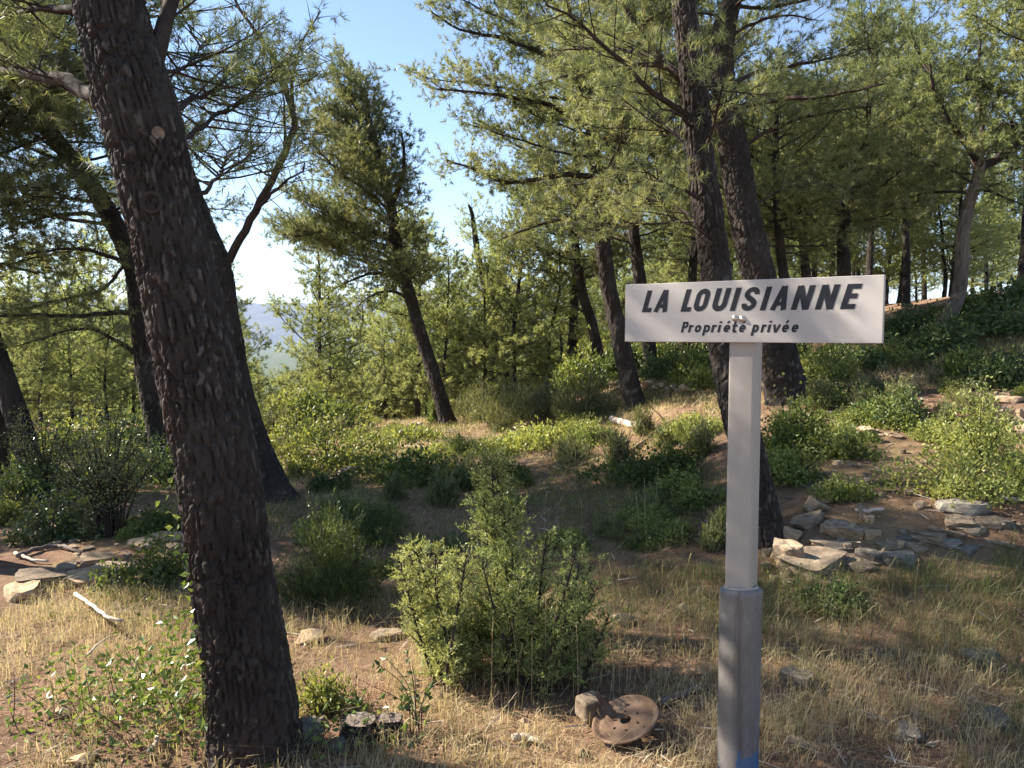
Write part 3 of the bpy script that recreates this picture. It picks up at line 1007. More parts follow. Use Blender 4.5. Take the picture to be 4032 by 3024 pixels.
# the big leaning trunk by the road
Ym = 3.42
make_pine('pine_tree', 'thick leaning pine trunk with plated bark and a pale sawn-off knot beside the dry grass', None,
    [(1000, 2950), (985, 2700), (918, 2300), (852, 1823), (738, 1276), (660, 911), (617, 757), (576, 547), (520, 366), (468, 182, 0.03), (428, -10, 0.06), (360, -350, 0.15)],
    [352, 328, 322, 306, 282, 268, 268, 280, 282, 262, 240, 200], Ym, ext=((-0.15, 0.1, 1.0), (0.05, 0.1, 1.3), (0.1, 0.0, 1.6), (0.0, 0.0, 1.2)), ext_w=(0.11, 0.09, 0.055, 0.02),
    prims=[(px_poly([(600, 300, 0.05), (625, 180, 0.1), (660, 60, 0.2), (720, -120, 0.3), (850, -420, 0.5), (980, -700, 0.7)], Ym), 0.042),
           (px_poly([(390, 380, 0.1), (250, 315, 0.4), (90, 285, 0.8), (-120, 250, 1.3), (-420, 150, 1.8)], Ym), 0.040),
           (px_poly([(690, 445, 0.1), (760, 385, 0.5), (830, 368, 0.9), (950, 330, 1.4), (1090, 290, 2.0)], Ym), 0.016),
           (px_poly([(725, 545, 0.1), (800, 490, 0.5), (880, 440, 0.9), (1000, 370, 1.4), (1095, 300, 2.0)], Ym), 0.014),
           (px_poly([(630, 285, 0.1), (720, 268, 0.5), (775, 215, 0.9), (815, 150, 1.4)], Ym), 0.011),
           (px_poly([(790, 757, 0.1), (850, 700, 0.6), (885, 640, 1.2), (905, 590, 1.6)], Ym), 0.013),
           (px_poly([(300, 40, 0.1), (180, 30, 0.6), (0, 60, 1.2), (-200, 20, 1.8)], Ym), 0.02)],
    auto=[dict(n=12, t0=0.64, t1=0.99, l0=1.7, lmid=2.2, l1=0.8, el0=0.2, el1=0.8, bias=-0.5, bamt=0.45)],
    fol=dict(NEAR, dead=0.10), fol_auto=ROUGH, mat='needle', sides=116, seg=0.0125, relief=0.014, flare=0.10, seed=1, cu=0.026, cv=0.10, fine=4.3, branch_r=0.03)

# forked pine behind it
make_pine('pine_tree', 'forked pine with splayed foot standing behind the thick leaning trunk', None,
    [(1085, 1965), (1042, 1860), (990, 1720), (928, 1500), (884, 1250), (852, 1050), (800, 900), (735, 720), (668, 540), (590, 350), (520, 120)],
    [142, 126, 118, 112, 108, 108, 88, 82, 76, 70, 62], 8.6, ext=((-0.3, 0.2, 1.0), (-0.2, 0.1, 1.2)), ext_w=(0.06, 0.02),
    prims=[(px_poly([(868, 1085), (890, 1040), (935, 960, -0.1), (1000, 840, -0.2), (1080, 690, -0.4), (1150, 540, -0.6), (1165, 490, -0.6), (1148, 420, -0.6), (1100, 300, -0.5), (1050, 180, -0.4), (960, 60, -0.2), (900, -40, 0)], 8.6), 0.050),
           (px_poly([(1163, 495, -0.6), (1150, 380, -0.7), (1160, 270, -0.8), (1200, 150, -0.9), (1262, 45, -1.0)], 8.6), 0.024),
           (px_poly([(1120, 590, -0.5), (1122, 480, -0.7), (1118, 380, -0.9), (1090, 300, -1.1)], 8.6), 0.018)],
    dead_prims=[(px_poly([(1000, 830, -0.2), (1060, 770, -0.6), (1130, 710, -0.8), (1190, 670, -1.0), (1200, 640, -1.0)], 8.6), 0.024),
                (px_poly([(1075, 700, -0.4), (990, 640, 0.2), (985, 560, 0.3)], 8.6), 0.014)],
    auto=[dict(n=13, t0=0.70, t1=0.99, l0=1.5, lmid=1.6, l1=0.8, el0=0.1, el1=0.7, bias=0.0, bamt=0.3),
          dict(n=5, t0=0.55, t1=0.7, l0=0.9, l1=1.2, el0=0.1, el1=0.3, bias=0.0, bamt=0.5)],
    fol=dict(MIDF, dead=0.55, nn=16, sec_m=5.5, tw_m=10, sec_max=0.5), mat='needle_blue', sides=52, seg=0.026, relief=0.013, flare=0.35, seed=2)

make_pine('pine_tree', 'dark pine with long level boughs drooping over the grey shrub', None,
    [(668, 1862), (630, 1680), (585, 1470), (558, 1270), (530, 1060), (440, 860), (310, 660), (175, 490), (90, 300), (40, 80)],
    [112, 98, 92, 84, 76, 70, 62, 56, 50, 42], 10.6, ext=((-0.2, 0, 1.1), (0, 0, 1.0)), ext_w=(0.05, 0.02),
    prims=[(px_poly([(552, 1235), (450, 1230, -0.5), (330, 1245, -0.9), (150, 1240, -1.3), (-60, 1250, -1.6)], 10.6), 0.045),
           (px_poly([(572, 1420), (480, 1355, -0.4), (390, 1305, -0.8), (330, 1290, -1.0), (200, 1320, -1.3), (80, 1360, -1.5)], 10.6), 0.035),
           (px_poly([(530, 1060), (460, 1020, -0.4), (370, 990, -0.8), (240, 980, -1.3), (60, 1010, -1.8)], 10.6), 0.035),
           (px_poly([(520, 1000), (420, 1130, -0.2), (330, 1160, -0.5), (200, 1190, -0.9), (90, 1215, -1.4)], 10.6), 0.028),
           (px_poly([(440, 860), (330, 840, -0.4), (200, 850, -0.8), (20, 900, -1.3)], 10.6), 0.034),
           (px_poly([(470, 900), (560, 850, 0.4), (640, 780, 0.8)], 10.6), 0.024)],
    auto=[dict(n=46, t0=0.40, t1=0.99, l0=2.2, lmid=2.3, l1=0.9, el0=0.0, el1=0.6, bias=PI, bamt=0.2)],
    fol=dict(MIDF, droop=0.1), mat='needle', sides=36, seg=0.04, relief=0.012, flare=0.3, seed=3)

make_pine('pine_tree', 'slim leaning pine trunk above the glossy dark bushes, left of the stone ledge', None,
    [(155, 1985), (120, 1830), (70, 1650), (10, 1470), (-60, 1250), (-140, 1000), (-190, 700)],
    [98, 90, 84, 76, 66, 58, 50], 9.4, ext=((-0.2, 0, 1.2), (0, 0.2, 1.2), (0.1, 0, 1.0)), ext_w=(0.07, 0.05, 0.02),
    auto=[dict(n=30, t0=0.5, t1=0.99, l0=1.8, lmid=2.4, l1=0.9, el0=0.05, el1=0.6)],
    fol=dict(MIDF), sides=36, seg=0.04, relief=0.012, seed=4)

# a pine just off the left of the view: its boughs shade the road bank
_rs = np.random.default_rng(90)
make_pine('pine_tree', 'roadside pine whose low dark boughs overhang the dry grass beside the thick trunk', None, None, [0.14, 0.135, 0.12, 0.10, 0.08, 0.05, 0.015], 0,
    trunk_pts=[(-4.6, 6.25, float(H(-4.6, 6.25)) - 0.06), (-4.65, 6.25, 1.4), (-4.7, 6.3, 2.8), (-4.65, 6.3, 4.2), (-4.55, 6.3, 5.6), (-4.55, 6.3, 7.0), (-4.45, 6.3, 8.0)],
    auto=[dict(n=40, t0=0.54, t1=0.99, l0=1.6, lmid=1.8, l1=0.8, el0=0.0, el1=0.6)], fol=dict(MIDF, nn=14, wid=0.009), sides=28, seg=0.05, relief=0.012, seed=16)

# the leaning pine on the edge of the slope
Y5 = 15.2
make_pine('pine_tree', 'tall single pine leaning left with lopsided crown at the edge of the clearing', None,
    [(1768, 1668), (1722, 1520), (1662, 1330), (1605, 1130), (1560, 950), (1535, 800), (1482, 600), (1440, 420), (1420, 325)],
    [66, 52, 48, 46, 42, 38, 30, 18, 6], Y5,
    prims=[(px_poly([(1540, 815), (1578, 710, -0.1), (1592, 610, -0.2), (1580, 520, -0.3)], Y5), 0.07),
           (px_poly([(1605, 1130), (1520, 1080, -0.4), (1430, 1085, -0.8), (1330, 1130, -1.1)], Y5), 0.045),
           (px_poly([(1620, 1190), (1540, 1145, -0.3), (1450, 1170, -0.6), (1400, 1220, -0.8)], Y5), 0.04),
           (px_poly([(1585, 1050), (1480, 990, 0.4), (1350, 960, 0.8), (1200, 960, 1.0)], Y5), 0.045),
           (px_poly([(1565, 970), (1450, 905, -0.3), (1330, 900, -0.5), (1180, 930, -0.7), (1105, 920, -0.8)], Y5), 0.045),
           (px_poly([(1550, 880), (1450, 820, 0.3), (1330, 800, 0.6), (1240, 800, 0.8)], Y5), 0.04),
           (px_poly([(1535, 800), (1440, 720, -0.4), (1330, 660, -0.7), (1240, 610, -0.9)], Y5), 0.04),
           (px_poly([(1510, 720), (1420, 620, 0.3), (1330, 540, 0.5), (1260, 500, 0.6)], Y5), 0.035),
           (px_poly([(1480, 600), (1410, 520, -0.3), (1340, 450, -0.5), (1300, 430, -0.6)], Y5), 0.03),
           (px_poly([(1460, 520), (1500, 450, 0.2), (1520, 400, 0.3)], Y5), 0.025)],
    auto=[dict(n=58, t0=0.42, t1=0.99, l0=1.6, lmid=1.35, l1=0.5, el0=0.15, el1=0.95, bias=PI, bamt=0.78)],
    fol=dict(FARF, sec_m=12, tw_m=15, sec_max=0.62), mat='needle', sides=32, seg=0.05, relief=0.014, seed=5, cu=0.06, cv=0.16)

# the pair behind the sign
Y6 = float(G(3030, 2130)[1])
make_pine('pine_tree', 'pine whose dark foot stands by the flat rocks, trunk rising straight behind the sign', None,
    [(3032, 2135), (2962, 1850), (2905, 1620), (2858, 1400), (2832, 1200), (2810, 1000), (2782, 800), (2757, 600), (2740, 400), (2715, 200), (2692, 0), (2670, -250)],
    [138, 130, 128, 124, 120, 114, 106, 100, 98, 94, 88, 76], Y6, ext=((-0.1, 0, 0.9), (0, 0, 1.0), (0.1, 0, 0.8)), ext_w=(0.055, 0.04, 0.015),
    prims=[(px_poly([(2735, 490), (2640, 410, -0.1), (2540, 330, -0.2), (2430, 220, -0.3), (2280, 90, -0.5), (2150, 20, -0.6)], Y6), 0.026),
           (px_poly([(2725, 330), (2640, 260, 0.3), (2500, 200, 0.5), (2350, 190, 0.8), (2180, 200, 1.0)], Y6), 0.024),
           (px_poly([(2775, 795), (2690, 745, -0.2), (2610, 715, -0.3), (2530, 665, -0.4)], Y6), 0.018),
           (px_poly([(2765, 700), (2700, 560, 0.4), (2580, 470, 0.8), (2420, 400, 1.1), (2260, 380, 1.4)], Y6), 0.020),
           (px_poly([(2790, 840), (2690, 880, 0.2), (2560, 880, 0.4), (2400, 900, 0.6)], Y6), 0.014),
           (px_poly([(2800, 900), (2720, 850, 0.3), (2600, 790, 0.6), (2430, 800, 1.0)], Y6), 0.014),
           (px_poly([(2760, 620), (2820, 450, -0.3), (2860, 300, -0.6), (2900, 120, -0.9)], Y6), 0.014)],
    dead_prims=[(px_poly([(2725, 500), (2670, 450, -0.2), (2610, 420, -0.4), (2570, 395, -0.5)], Y6), 0.014),
                (px_poly([(2815, 950), (2740, 900, -0.3), (2650, 850, -0.5)], Y6), 0.010),
                (px_poly([(2830, 1050), (2780, 960, -0.2), (2700, 900, -0.3)], Y6), 0.008)],
    auto=[dict(n=26, t0=0.68, t1=0.99, l0=1.5, lmid=1.9, l1=0.7, el0=0.1, el1=0.7, bias=PI, bamt=0.35)],
    fol=dict(NEAR, wid=0.0046, dead=0.10, sec_max=0.75, sec_m=9.5), fol_auto=dict(sec_m=8, sec_max=1.0, wid=0.0062, nn=17, tw_m=12), fine=5.6, sides=64, seg=0.018, relief=0.013, flare=0.10, seed=6, cu=0.042, cv=0.11)

Y7 = float(G(3112, 1580)[1])
make_pine('pine_tree', 'stout dark pine rising from the green bushes behind the sign post', None,
    [(3112, 1590), (3062, 1400), (2990, 1090), (2932, 850), (2890, 600), (2862, 430), (2842, 250), (2850, 120), (2885, -20), (2910, -250)],
    [165, 150, 128, 118, 106, 96, 88, 82, 70, 56], Y7, ext=((0.1, 0, 1.0), (0, 0, 1.0)), ext_w=(0.05, 0.02),
    prims=[(px_poly([(2850, 480), (2790, 400, -0.2), (2690, 320, -0.4), (2640, 262, -0.5), (2550, 175, -0.6), (2460, 18, -0.7), (2400, -150, -0.8)], Y7), 0.085),
           (px_poly([(2660, 275, -0.5), (2560, 258, -0.6), (2420, 265, -0.7), (2275, 285, -0.9), (2120, 330, -1.1)], Y7), 0.04),
           (px_poly([(2840, 470), (2920, 418, -0.2), (3040, 395, -0.4), (3160, 385, -0.7), (3320, 370, -1.0), (3480, 330, -1.2)], Y7), 0.045),
           (px_poly([(2890, 620), (2980, 540, 0.2), (3100, 480, 0.3), (3280, 440, 0.3), (3450, 420, 0.2)], Y7), 0.035),
           (px_poly([(2860, 350), (2960, 290, 0.3), (3100, 260, 0.5), (3260, 230, 0.6), (3440, 190, 0.6)], Y7), 0.035),
           (px_poly([(2850, 160), (2950, 100, 0.1), (3080, 60, 0.2), (3220, 80, 0.3)], Y7), 0.03),
           (px_poly([(2985, 800), (3080, 745, 0.2), (3220, 720, 0.4), (3330, 740, 0.6)], Y7), 0.018),
           (px_poly([(2930, 820), (2850, 740, 0.6), (2700, 700, 1.0), (2560, 720, 1.4)], Y7), 0.025)],
    auto=[dict(n=26, t0=0.62, t1=0.99, l0=2.2, lmid=2.4, l1=0.9, el0=0.1, el1=0.6, bias=0.0, bamt=0.2)],
    fol=dict(MIDF), sides=56, seg=0.028, fine=7, relief=0.015, flare=0.22, seed=7, mat='needle')

def mid_pine(label, pts, ws, px_base, seed, ext, auto, mat='needle', fol=None, prims=(), bark='bark', dead=(), Y=None, group=None, flare=0.25):
    Yb = Y or float(G(*px_base)[1])
    return make_pine('pine_tree', label, group, pts, ws, Yb, ext=ext[0], ext_w=ext[1],
        prims=[(px_poly(q, Yb), r) for q, r in prims], dead_prims=[(px_poly(q, Yb), r) for q, r in dead],
        auto=auto, fol=dict(FARF, **(fol or {})), mat=mat, sides=26, seg=0.065, relief=0.012, seed=seed, bark=bark, cu=0.06, cv=0.15, flare=flare)

mid_pine('dark pine trunk leaning over a knee-high pile of rubble stones in the clearing', [(2502, 1600), (2452, 1380), (2395, 1120), (2366, 900), (2350, 700), (2328, 500), (2295, 330), (2250, 120)], [84, 72, 62, 56, 50, 44, 38, 30], (2502, 1600), 8,
    (((-0.2, 0, 1.0), (0, 0, 1.0)), (0.05, 0.02)),
    [dict(n=46, t0=0.42, t1=0.99, l0=2.2, lmid=2.8, l1=1.0, el0=0.05, el1=0.6, bias=0.0, bamt=0.15)], fol=dict(sec_max=0.65),
    prims=[([(2350, 700), (2200, 690, -0.3), (2000, 720, -0.6), (1880, 670, -0.9), (1760, 630, -1.1)], 0.05), ([(2360, 850), (2220, 860, 0), (2080, 900, 0), (1960, 950, 0)], 0.045),
           ([(2330, 510), (2180, 420, 0), (2000, 380, -0.3), (1840, 360, -0.4), (1720, 350, -0.5)], 0.05), ([(2300, 340), (2150, 220, 0), (1980, 150, 0), (1820, 120, 0), (1700, 50, 0)], 0.05)])
mid_pine('straight slim pine trunk right behind the rubble stone pile', [(2566, 1556), (2560, 1400), (2535, 1200), (2505, 1000), (2490, 850), (2480, 650), (2470, 400)], [60, 54, 50, 44, 40, 34, 26], (2566, 1560), 9,
    (((0, 0, 1.0), (0, 0, 1.0)), (0.05, 0.02)), [dict(n=40, t0=0.36, t1=0.99, l0=1.9, lmid=2.2, l1=0.9, el0=0.0, el1=0.6)], Y=15.0)
mid_pine('thin leaning pine with a forked dead snag among the dark round bushes', [(2378, 1470), (2335, 1290), (2295, 1160), (2270, 1000), (2260, 850)], [44, 40, 36, 30, 24], (2378, 1480), 10,
    (((0, 0, 1.2), (0, 0, 1.0)), (0.05, 0.02)), [dict(n=34, t0=0.42, t1=0.99, l0=1.6, lmid=1.9, l1=0.8, el0=0.0, el1=0.6)], Y=18.0,
    dead=[([(2345, 1330), (2300, 1235, -0.3), (2240, 1205, -0.5), (2200, 1215, -0.6)], 0.035)])
mid_pine('slender pine bent left behind the low heath thicket of the clearing', [(2010, 1480), (1985, 1360), (1930, 1190), (1885, 1020), (1860, 850)], [40, 36, 32, 26, 16], (2010, 1480), 11,
    (((-0.1, 0, 0.3),), (0.02,)), [dict(n=36, t0=0.30, t1=0.99, l0=1.2, lmid=1.1, l1=0.4, el0=0.1, el1=0.7)], Y=21.0, mat='needle_pale')
mid_pine('upright pine with a pale lit trunk edge seen above the sign lettering', [(3326, 1400), (3325, 1240), (3323, 1080), (3323, 830), (3350, 690), (3396, 545), (3420, 400)], [58, 52, 50, 46, 42, 36, 28], (3326, 1400), 12,
    (((0.1, 0, 0.8), (0, 0, 0.8)), (0.05, 0.02)), [dict(n=44, t0=0.36, t1=0.99, l0=2.0, lmid=2.4, l1=0.9, el0=0.0, el1=0.5)], Y=15.5,
    prims=[([(3323, 830), (3220, 800, -0.3), (3110, 815, -0.5), (3010, 850, -0.6)], 0.035), ([(3323, 900), (3230, 880, 0.3), (3100, 860, 0.5)], 0.03)])
mid_pine('thin pine trunk leaning left, its foot in shadow under the sign board', [(3168, 1412), (3140, 1300), (3088, 1090), (3070, 950), (3060, 800), (3055, 600)], [52, 44, 38, 34, 30, 22], (3168, 1412), 13,
    (((0, 0, 1.0),), (0.03,)), [dict(n=38, t0=0.4, t1=0.99, l0=1.8, lmid=2.0, l1=0.8, el0=0.0, el1=0.5)], Y=14.2)
mid_pine('thin dark pine trunk close beside the pale-edged upright pine', [(3250, 1402), (3222, 1290), (3178, 1100), (3165, 980), (3160, 820)], [48, 42, 36, 32, 26], (3250, 1402), 14,
    (((0, 0, 1.2), (0, 0, 0.8)), (0.04, 0.02)), [dict(n=36, t0=0.42, t1=0.99, l0=1.6, lmid=2.0, l1=0.8, el0=0.0, el1=0.5)], Y=16.8)
mid_pine('grey-barked pine with an S-curved trunk on the crest of the bank', [(3640, 1335), (3705, 1285), (3768, 1180), (3788, 1050), (3790, 930), (3816, 800), (3852, 690), (3850, 615)], [56, 54, 51, 48, 45, 43, 42, 40], (3655, 1332), 15,
    (((0.02, 0, 0.25),), (0.05,)), [dict(n=10, t0=0.75, t1=0.97, l0=1.4, l1=1.6, el0=0.1, el1=0.5)], Y=13.0, bark='bark_grey', fol=dict(),
    prims=[([(3848, 640), (3800, 560, -0.2), (3730, 470, -0.3), (3680, 370, -0.4), (3660, 250, -0.5)], 0.065), ([(3850, 660), (3930, 625, 0.2), (4010, 560, 0.3), (4110, 490, 0.4), (4200, 380, 0.5)], 0.085),
           ([(3852, 610), (3870, 480, 0.3), (3840, 340, 0.4), (3860, 180, 0.5), (3840, 40, 0.5)], 0.05), ([(3830, 760), (3720, 755, 0.3), (3600, 770, 0.6), (3480, 820, 0.8)], 0.03),
           ([(3840, 740), (3920, 760, -0.2), (4010, 800, -0.4), (4100, 820, -0.5)], 0.03), ([(3720, 460, -0.3), (3680, 330, 0), (3620, 220, 0.2), (3560, 120, 0.3)], 0.035),
           ([(4010, 560, 0.3), (3960, 430, 0), (3900, 330, -0.2), (3800, 310, -0.3)], 0.03), ([(4110, 490, 0.4), (4080, 330, 0), (4020, 200, 0), (3960, 60, 0)], 0.035)])

# ------------------------------------------------------------------ the wood behind: a few kinds, each tree its own thing
def proto_pine(h, lean, n, t0, l0, lmid, l1, el0, el1, mat, seed, fol, rad, name='pine_tree'):
    rg = np.random.default_rng(seed)
    k = 7
    zs = np.linspace(0, h, k)
    wob = np.cumsum(rg.normal(0, 0.05, (k, 2)), 0)
    pts = np.column_stack([lean[0] * zs / h + wob[:, 0], lean[1] * zs / h + wob[:, 1], zs - 0.06])
    pts[0, :2] = 0
    r = np.linspace(rad, 0.012, k)
    return make_pine(name, 'proto', None, None, r, 0, trunk_pts=pts, auto=[dict(n=n, t0=t0, t1=0.99, l0=l0, lmid=lmid, l1=l1, el0=el0, el1=el1)],
                     fol=fol, mat=mat, sides=12, seg=0.12, relief=0.012, seed=seed, cu=0.08, cv=0.2, flare=0.2)

BGF = dict(nn=21, shoot=0.09, nlen=0.090, wid=0.0135, sec_m=6.5, tw_m=9.0, keep_twigs=0.0, shoots_per=2)
young = [proto_pine(5.0, (0.2 * (k - 1), 0.1), 42, 0.14, 1.45, 1.2, 0.35, 0.15, 0.9, 'needle_pale', 300 + k, BGF, 0.07) for k in range(3)]
tall = [proto_pine(8.5, (-0.6 + 0.5 * k, 0.2), 36, 0.34, 2.0, 2.4, 0.7, 0.05, 0.7, 'needle', 330 + k, BGF, 0.13) for k in range(3)]
used = set()

def place(protos, px, Y, hgt, label, group, rg, proto_h):
    k = int(rg.integers(0, len(protos)))
    root = protos[k]
    x = (px - 2016.0) / FPX * Y
    loc = (x, Y, float(H(x, Y)))
    sc = hgt / proto_h
    rz = float(rg.uniform(0, 6.28))
    if id(root) not in used:
        used.add(id(root))
        root.location = loc; root.rotation_euler = (0, 0, rz); root.scale = (sc, sc, sc)
        tag(root, label, 'pine tree', group)
        return root
    return copy_tree(root, loc, rz, sc, label, group)

rg = np.random.default_rng(77)
def spread(xs0, xs1, ys0, ys1, n, h0, h1, protos, ph, label, group):
    for k in range(n):
        px = xs0 + (xs1 - xs0) * (k + rg.uniform(0, 1)) / n
        Y = rg.uniform(ys0, ys1)
        place(protos, px, Y, rg.uniform(h0, h1), label, group, rg, ph)

spread(-350, 930, 17.5, 23, 16, 2.6, 3.8, young, 5.0, 'slender young pine in the pale green thicket on the slope below the big leaning trunk', 'young pines on the slope below')
spread(-500, 900, 24, 36, 18, 5.0, 7.0, young, 5.0, 'pale young pine farther down the slope, its tip near the far blue hills', 'young pines far down the slope')
spread(930, 1230, 19, 24, 5, 1.5, 2.1, young, 5.0, 'knee-high to head-high pine seedling beside the forked pine on the lip of the slope', 'pine seedlings on the lip')
spread(900, 1280, 25, 34, 6, 2.6, 3.8, young, 5.0, 'young pine low on the slope in the gap below the far blue hills', 'young pines in the gap')
spread(1200, 2350, 18.5, 25, 18, 3.6, 5.8, young, 5.0, 'young pine with a feathery light crown behind the lone leaning pine', 'young pines behind the clearing')
spread(1480, 2500, 26, 38, 10, 5.6, 7.8, young, 5.0, 'taller pine in the bright wall of trees beyond the clearing', 'pines beyond the clearing')
spread(2620, 3620, 20, 27, 6, 6.0, 8.0, tall, 8.5, 'background pine standing up the bank behind the sign board', 'pines up the bank')
spread(2500, 4250, 23, 42, 26, 4.2, 6.4, young, 5.0, 'bushy young pine closing the view on the crest behind the curved grey trunk', 'young pines on the crest')
spread(2600, 4100, 29, 46, 9, 6.5, 9.0, tall, 8.5, 'distant pine on the level crest beyond the curved grey trunk', 'pines on the crest')
for lab, px, Y, h in (('old pine with heavy crown above the slim leaning trunk by the glossy bushes', -330, 9.4, 7.6),
                      ('old pine with a thick dark crown behind the slim leaning trunk', -10, 9.9, 7.6), ('pine with dense crown on the bank right of the curved grey trunk', 4010, 17.5, 7.6), ('pine on the crest just left of the curved grey trunk', 3560, 19.0, 6.6),
                      ('pine whose crown leans over the bank from beyond the tan rock pile', 4330, 11.5, 8.0), ('pine behind the stone pile whose crown closes the canopy over the clearing', 2240, 19.5, 9.4),
                      ('pine trunk seen between the paired pines and the rubble pile', 2700, 18.5, 9.0)):
    place(tall, px, Y, h, lab, None, rg, 8.5)
# pines on the sunward side of the clearing: only their shade and a few boughs reach the view
for k, (x, y, h) in enumerate(SHADERS):
    c = copy_tree(tall[k % 3], (x, y, float(H(x, y))), 1.7 * k, h / 8.5, 'tall roadside pine standing left of the clearing, shading the grass', 'roadside pines left of the clearing')

# the far wood on the valley floor, one mass
mb = MB(); n = 3000
rg = np.random.default_rng(5)
yy = 46 * (12.0 ** rg.uniform(0, 1, n)); xx = yy * rg.uniform(-0.95, 0.25, n)
zz = H(xx, yy)
cp = np.stack([xx, yy, zz + 2.2], 1)
ntri = 20
d = unit(rg.normal(size=(n * ntri, 3)))
c = np.repeat(cp, ntri, 0) + d * np.array([1.9, 1.9, 2.6]) * rg.uniform(0.5, 1.0, (n * ntri, 1))
a1 = perp_rand(d, rg); a2 = np.cross(d, a1)
sz = rg.uniform(0.4, 0.95, (n * ntri, 1)) * np.repeat(0.55 + 0.45 * np.clip(yy / 150, 0, 1), ntri)[:, None]
v = np.stack([c - a1 * sz, c + a1 * sz * 0.8 + a2 * sz * 0.3, c + a2 * sz], 1).reshape(-1, 3)
mb.add(v, tri=np.arange(n * ntri * 3).reshape(-1, 3), tint=np.repeat(np.clip(rg.normal(0.45, 0.2, n * ntri), 0, 1), 3))
tag(mb.build('far_wood', M['needle']), 'far-off pine wood filling the valley floor below the hills', 'wood', kind='stuff')

# ------------------------------------------------------------------ shrubs
def bush(label, px, py, wpx, hpx, kind='leaf', group=None, seed=0, name='shrub', dens=1.0, leaf=None, lean=0.0, depth=0.85, tint=None, at=None, cat='shrub'):
    rg = np.random.default_rng(seed + 4000)
    g = G(px, py) if at is None else np.asarray(at, float)
    Y = g[1]
    w = 1.25 * wpx / FPX * Y; h = 1.12 * hpx / FPX * Y
    root = thing(name, label, cat, g, group)
    pix = Y / 771.0
    rx, ry = w / 2, w / 2 * depth
    fo, st = MB(), MB()
    nm = 7
    mc = np.column_stack([rg.uniform(-0.62, 0.62, nm), rg.uniform(-0.62, 0.62, nm), np.zeros(nm)])
    mc[0] = (0.05, 0, 0)
    mr = rg.uniform(0.30, 0.60, nm); mh = rg.uniform(0.45, 1.0, nm) * (1 - 0.35 * np.hypot(mc[:, 0], mc[:, 1])); mh[0] = 1.0
    def shell(n, rmin=0.45):
        """a ragged mass of several mounds with sprigs standing out of them"""
        k = rg.choice(nm, n, p=mr ** 2 / np.sum(mr ** 2))
        d = unit(np.column_stack([rg.normal(size=n), rg.normal(size=n), np.abs(rg.normal(size=n)) * 1.1 - 0.10]))
        az = np.arctan2(d[:, 1], d[:, 0])
        lump = 0.70 + 0.60 * vnoise(az * 1.6 + seed + k * 3, d[:, 2] * 3.4 + k, seed)
        r = lump * (rmin + (1 - rmin) * rg.uniform(0, 1, n) ** 0.5)
        sprig = vnoise(az * 6.5 + k * 9.1, d[:, 2] * 9 + seed, seed + 3) > 0.80
        r = np.where(sprig, r * rg.uniform(1.0, 1.55, n), r)
        p = np.column_stack([mc[k, 0] + d[:, 0] * r * mr[k], mc[k, 1] + d[:, 1] * r * mr[k], d[:, 2] * r * mh[k]]) * np.array([rx, ry, h])
        p[:, 0] += lean * p[:, 2]
        p[:, 2] = np.maximum(p[:, 2], rg.uniform(0.0, 0.10, n) * h)
        return p, d, r
    area = 2.2 * (rx * ry + (rx + ry) * h * 0.8)
    if kind in ('leaf', 'dark', 'gloss', 'low'):
        L = leaf or max(0.029, 2.3 * pix)
        n = int(dens * 3.0 * area / (L * L * 0.55))
        if n > 2300:
            L = min(math.sqrt(dens * 3.0 * area / (0.55 * 2300)), max(L, 4.8 * pix)); n = 2300
        p, d, r = shell(n)
        dr = unit(d * 0.5 + rg.normal(0, 0.75, d.shape) + np.array([0, 0, 0.25]))
        tn = rg.uniform(0, 1, n) if tint is None else np.clip(rg.normal(tint, 0.22, n), 0, 1)
        leaves(fo, p, dr, L, L * 0.6, rg, tn)
        mat = {'leaf': 'leaf', 'low': 'leaf', 'dark': 'leaf_dark', 'gloss': 'leaf_gloss'}[kind]
    else:
        S = int(min(dens * 5.5 * area / (0.0022 * max(1, (pix / 0.008) ** 2)), 3600))
        p, d, r = shell(S, 0.35)
        dr = unit(np.column_stack([d[:, 0] * 0.45, d[:, 1] * 0.45, np.ones(S) * 0.9]) + rg.normal(0, 0.25, d.shape))
        tn = rg.uniform(0.1, 0.9, S) if tint is None else np.clip(rg.normal(tint, 0.2, S), 0, 1)
        sh = max(0.09, 6 * pix)
        needles(fo, p - dr * sh * 0.5, dr, 9, sh, max(0.030, 2.6 * pix), max(0.0045, 0.65 * pix), rg, (0.4, 1.0), tn)
        mat = {'heath': 'leaf_grey', 'juniper': 'juniper', 'broom': 'leaf'}[kind]
    ns = 9
    for k in range(ns):
        q = rg.uniform(0, 6.28); e = np.array([math.cos(q) * rx * 0.6, math.sin(q) * ry * 0.6, h * rg.uniform(0.6, 0.9)])
        e[0] += lean * e[2]
        s = np.array([rg.normal(0, 0.03), rg.normal(0, 0.03), -0.03])
        tube(st, spline([s, s * 0.5 + e * np.array([0.35, 0.35, 0.5]), e], 6), np.linspace(0.006, 0.002, 6) * (0.6 + h), 4)
    fo.build('foliage', M[mat], root)
    so_ = st.build('stems', M['twig'], root, smooth=True)
    return root

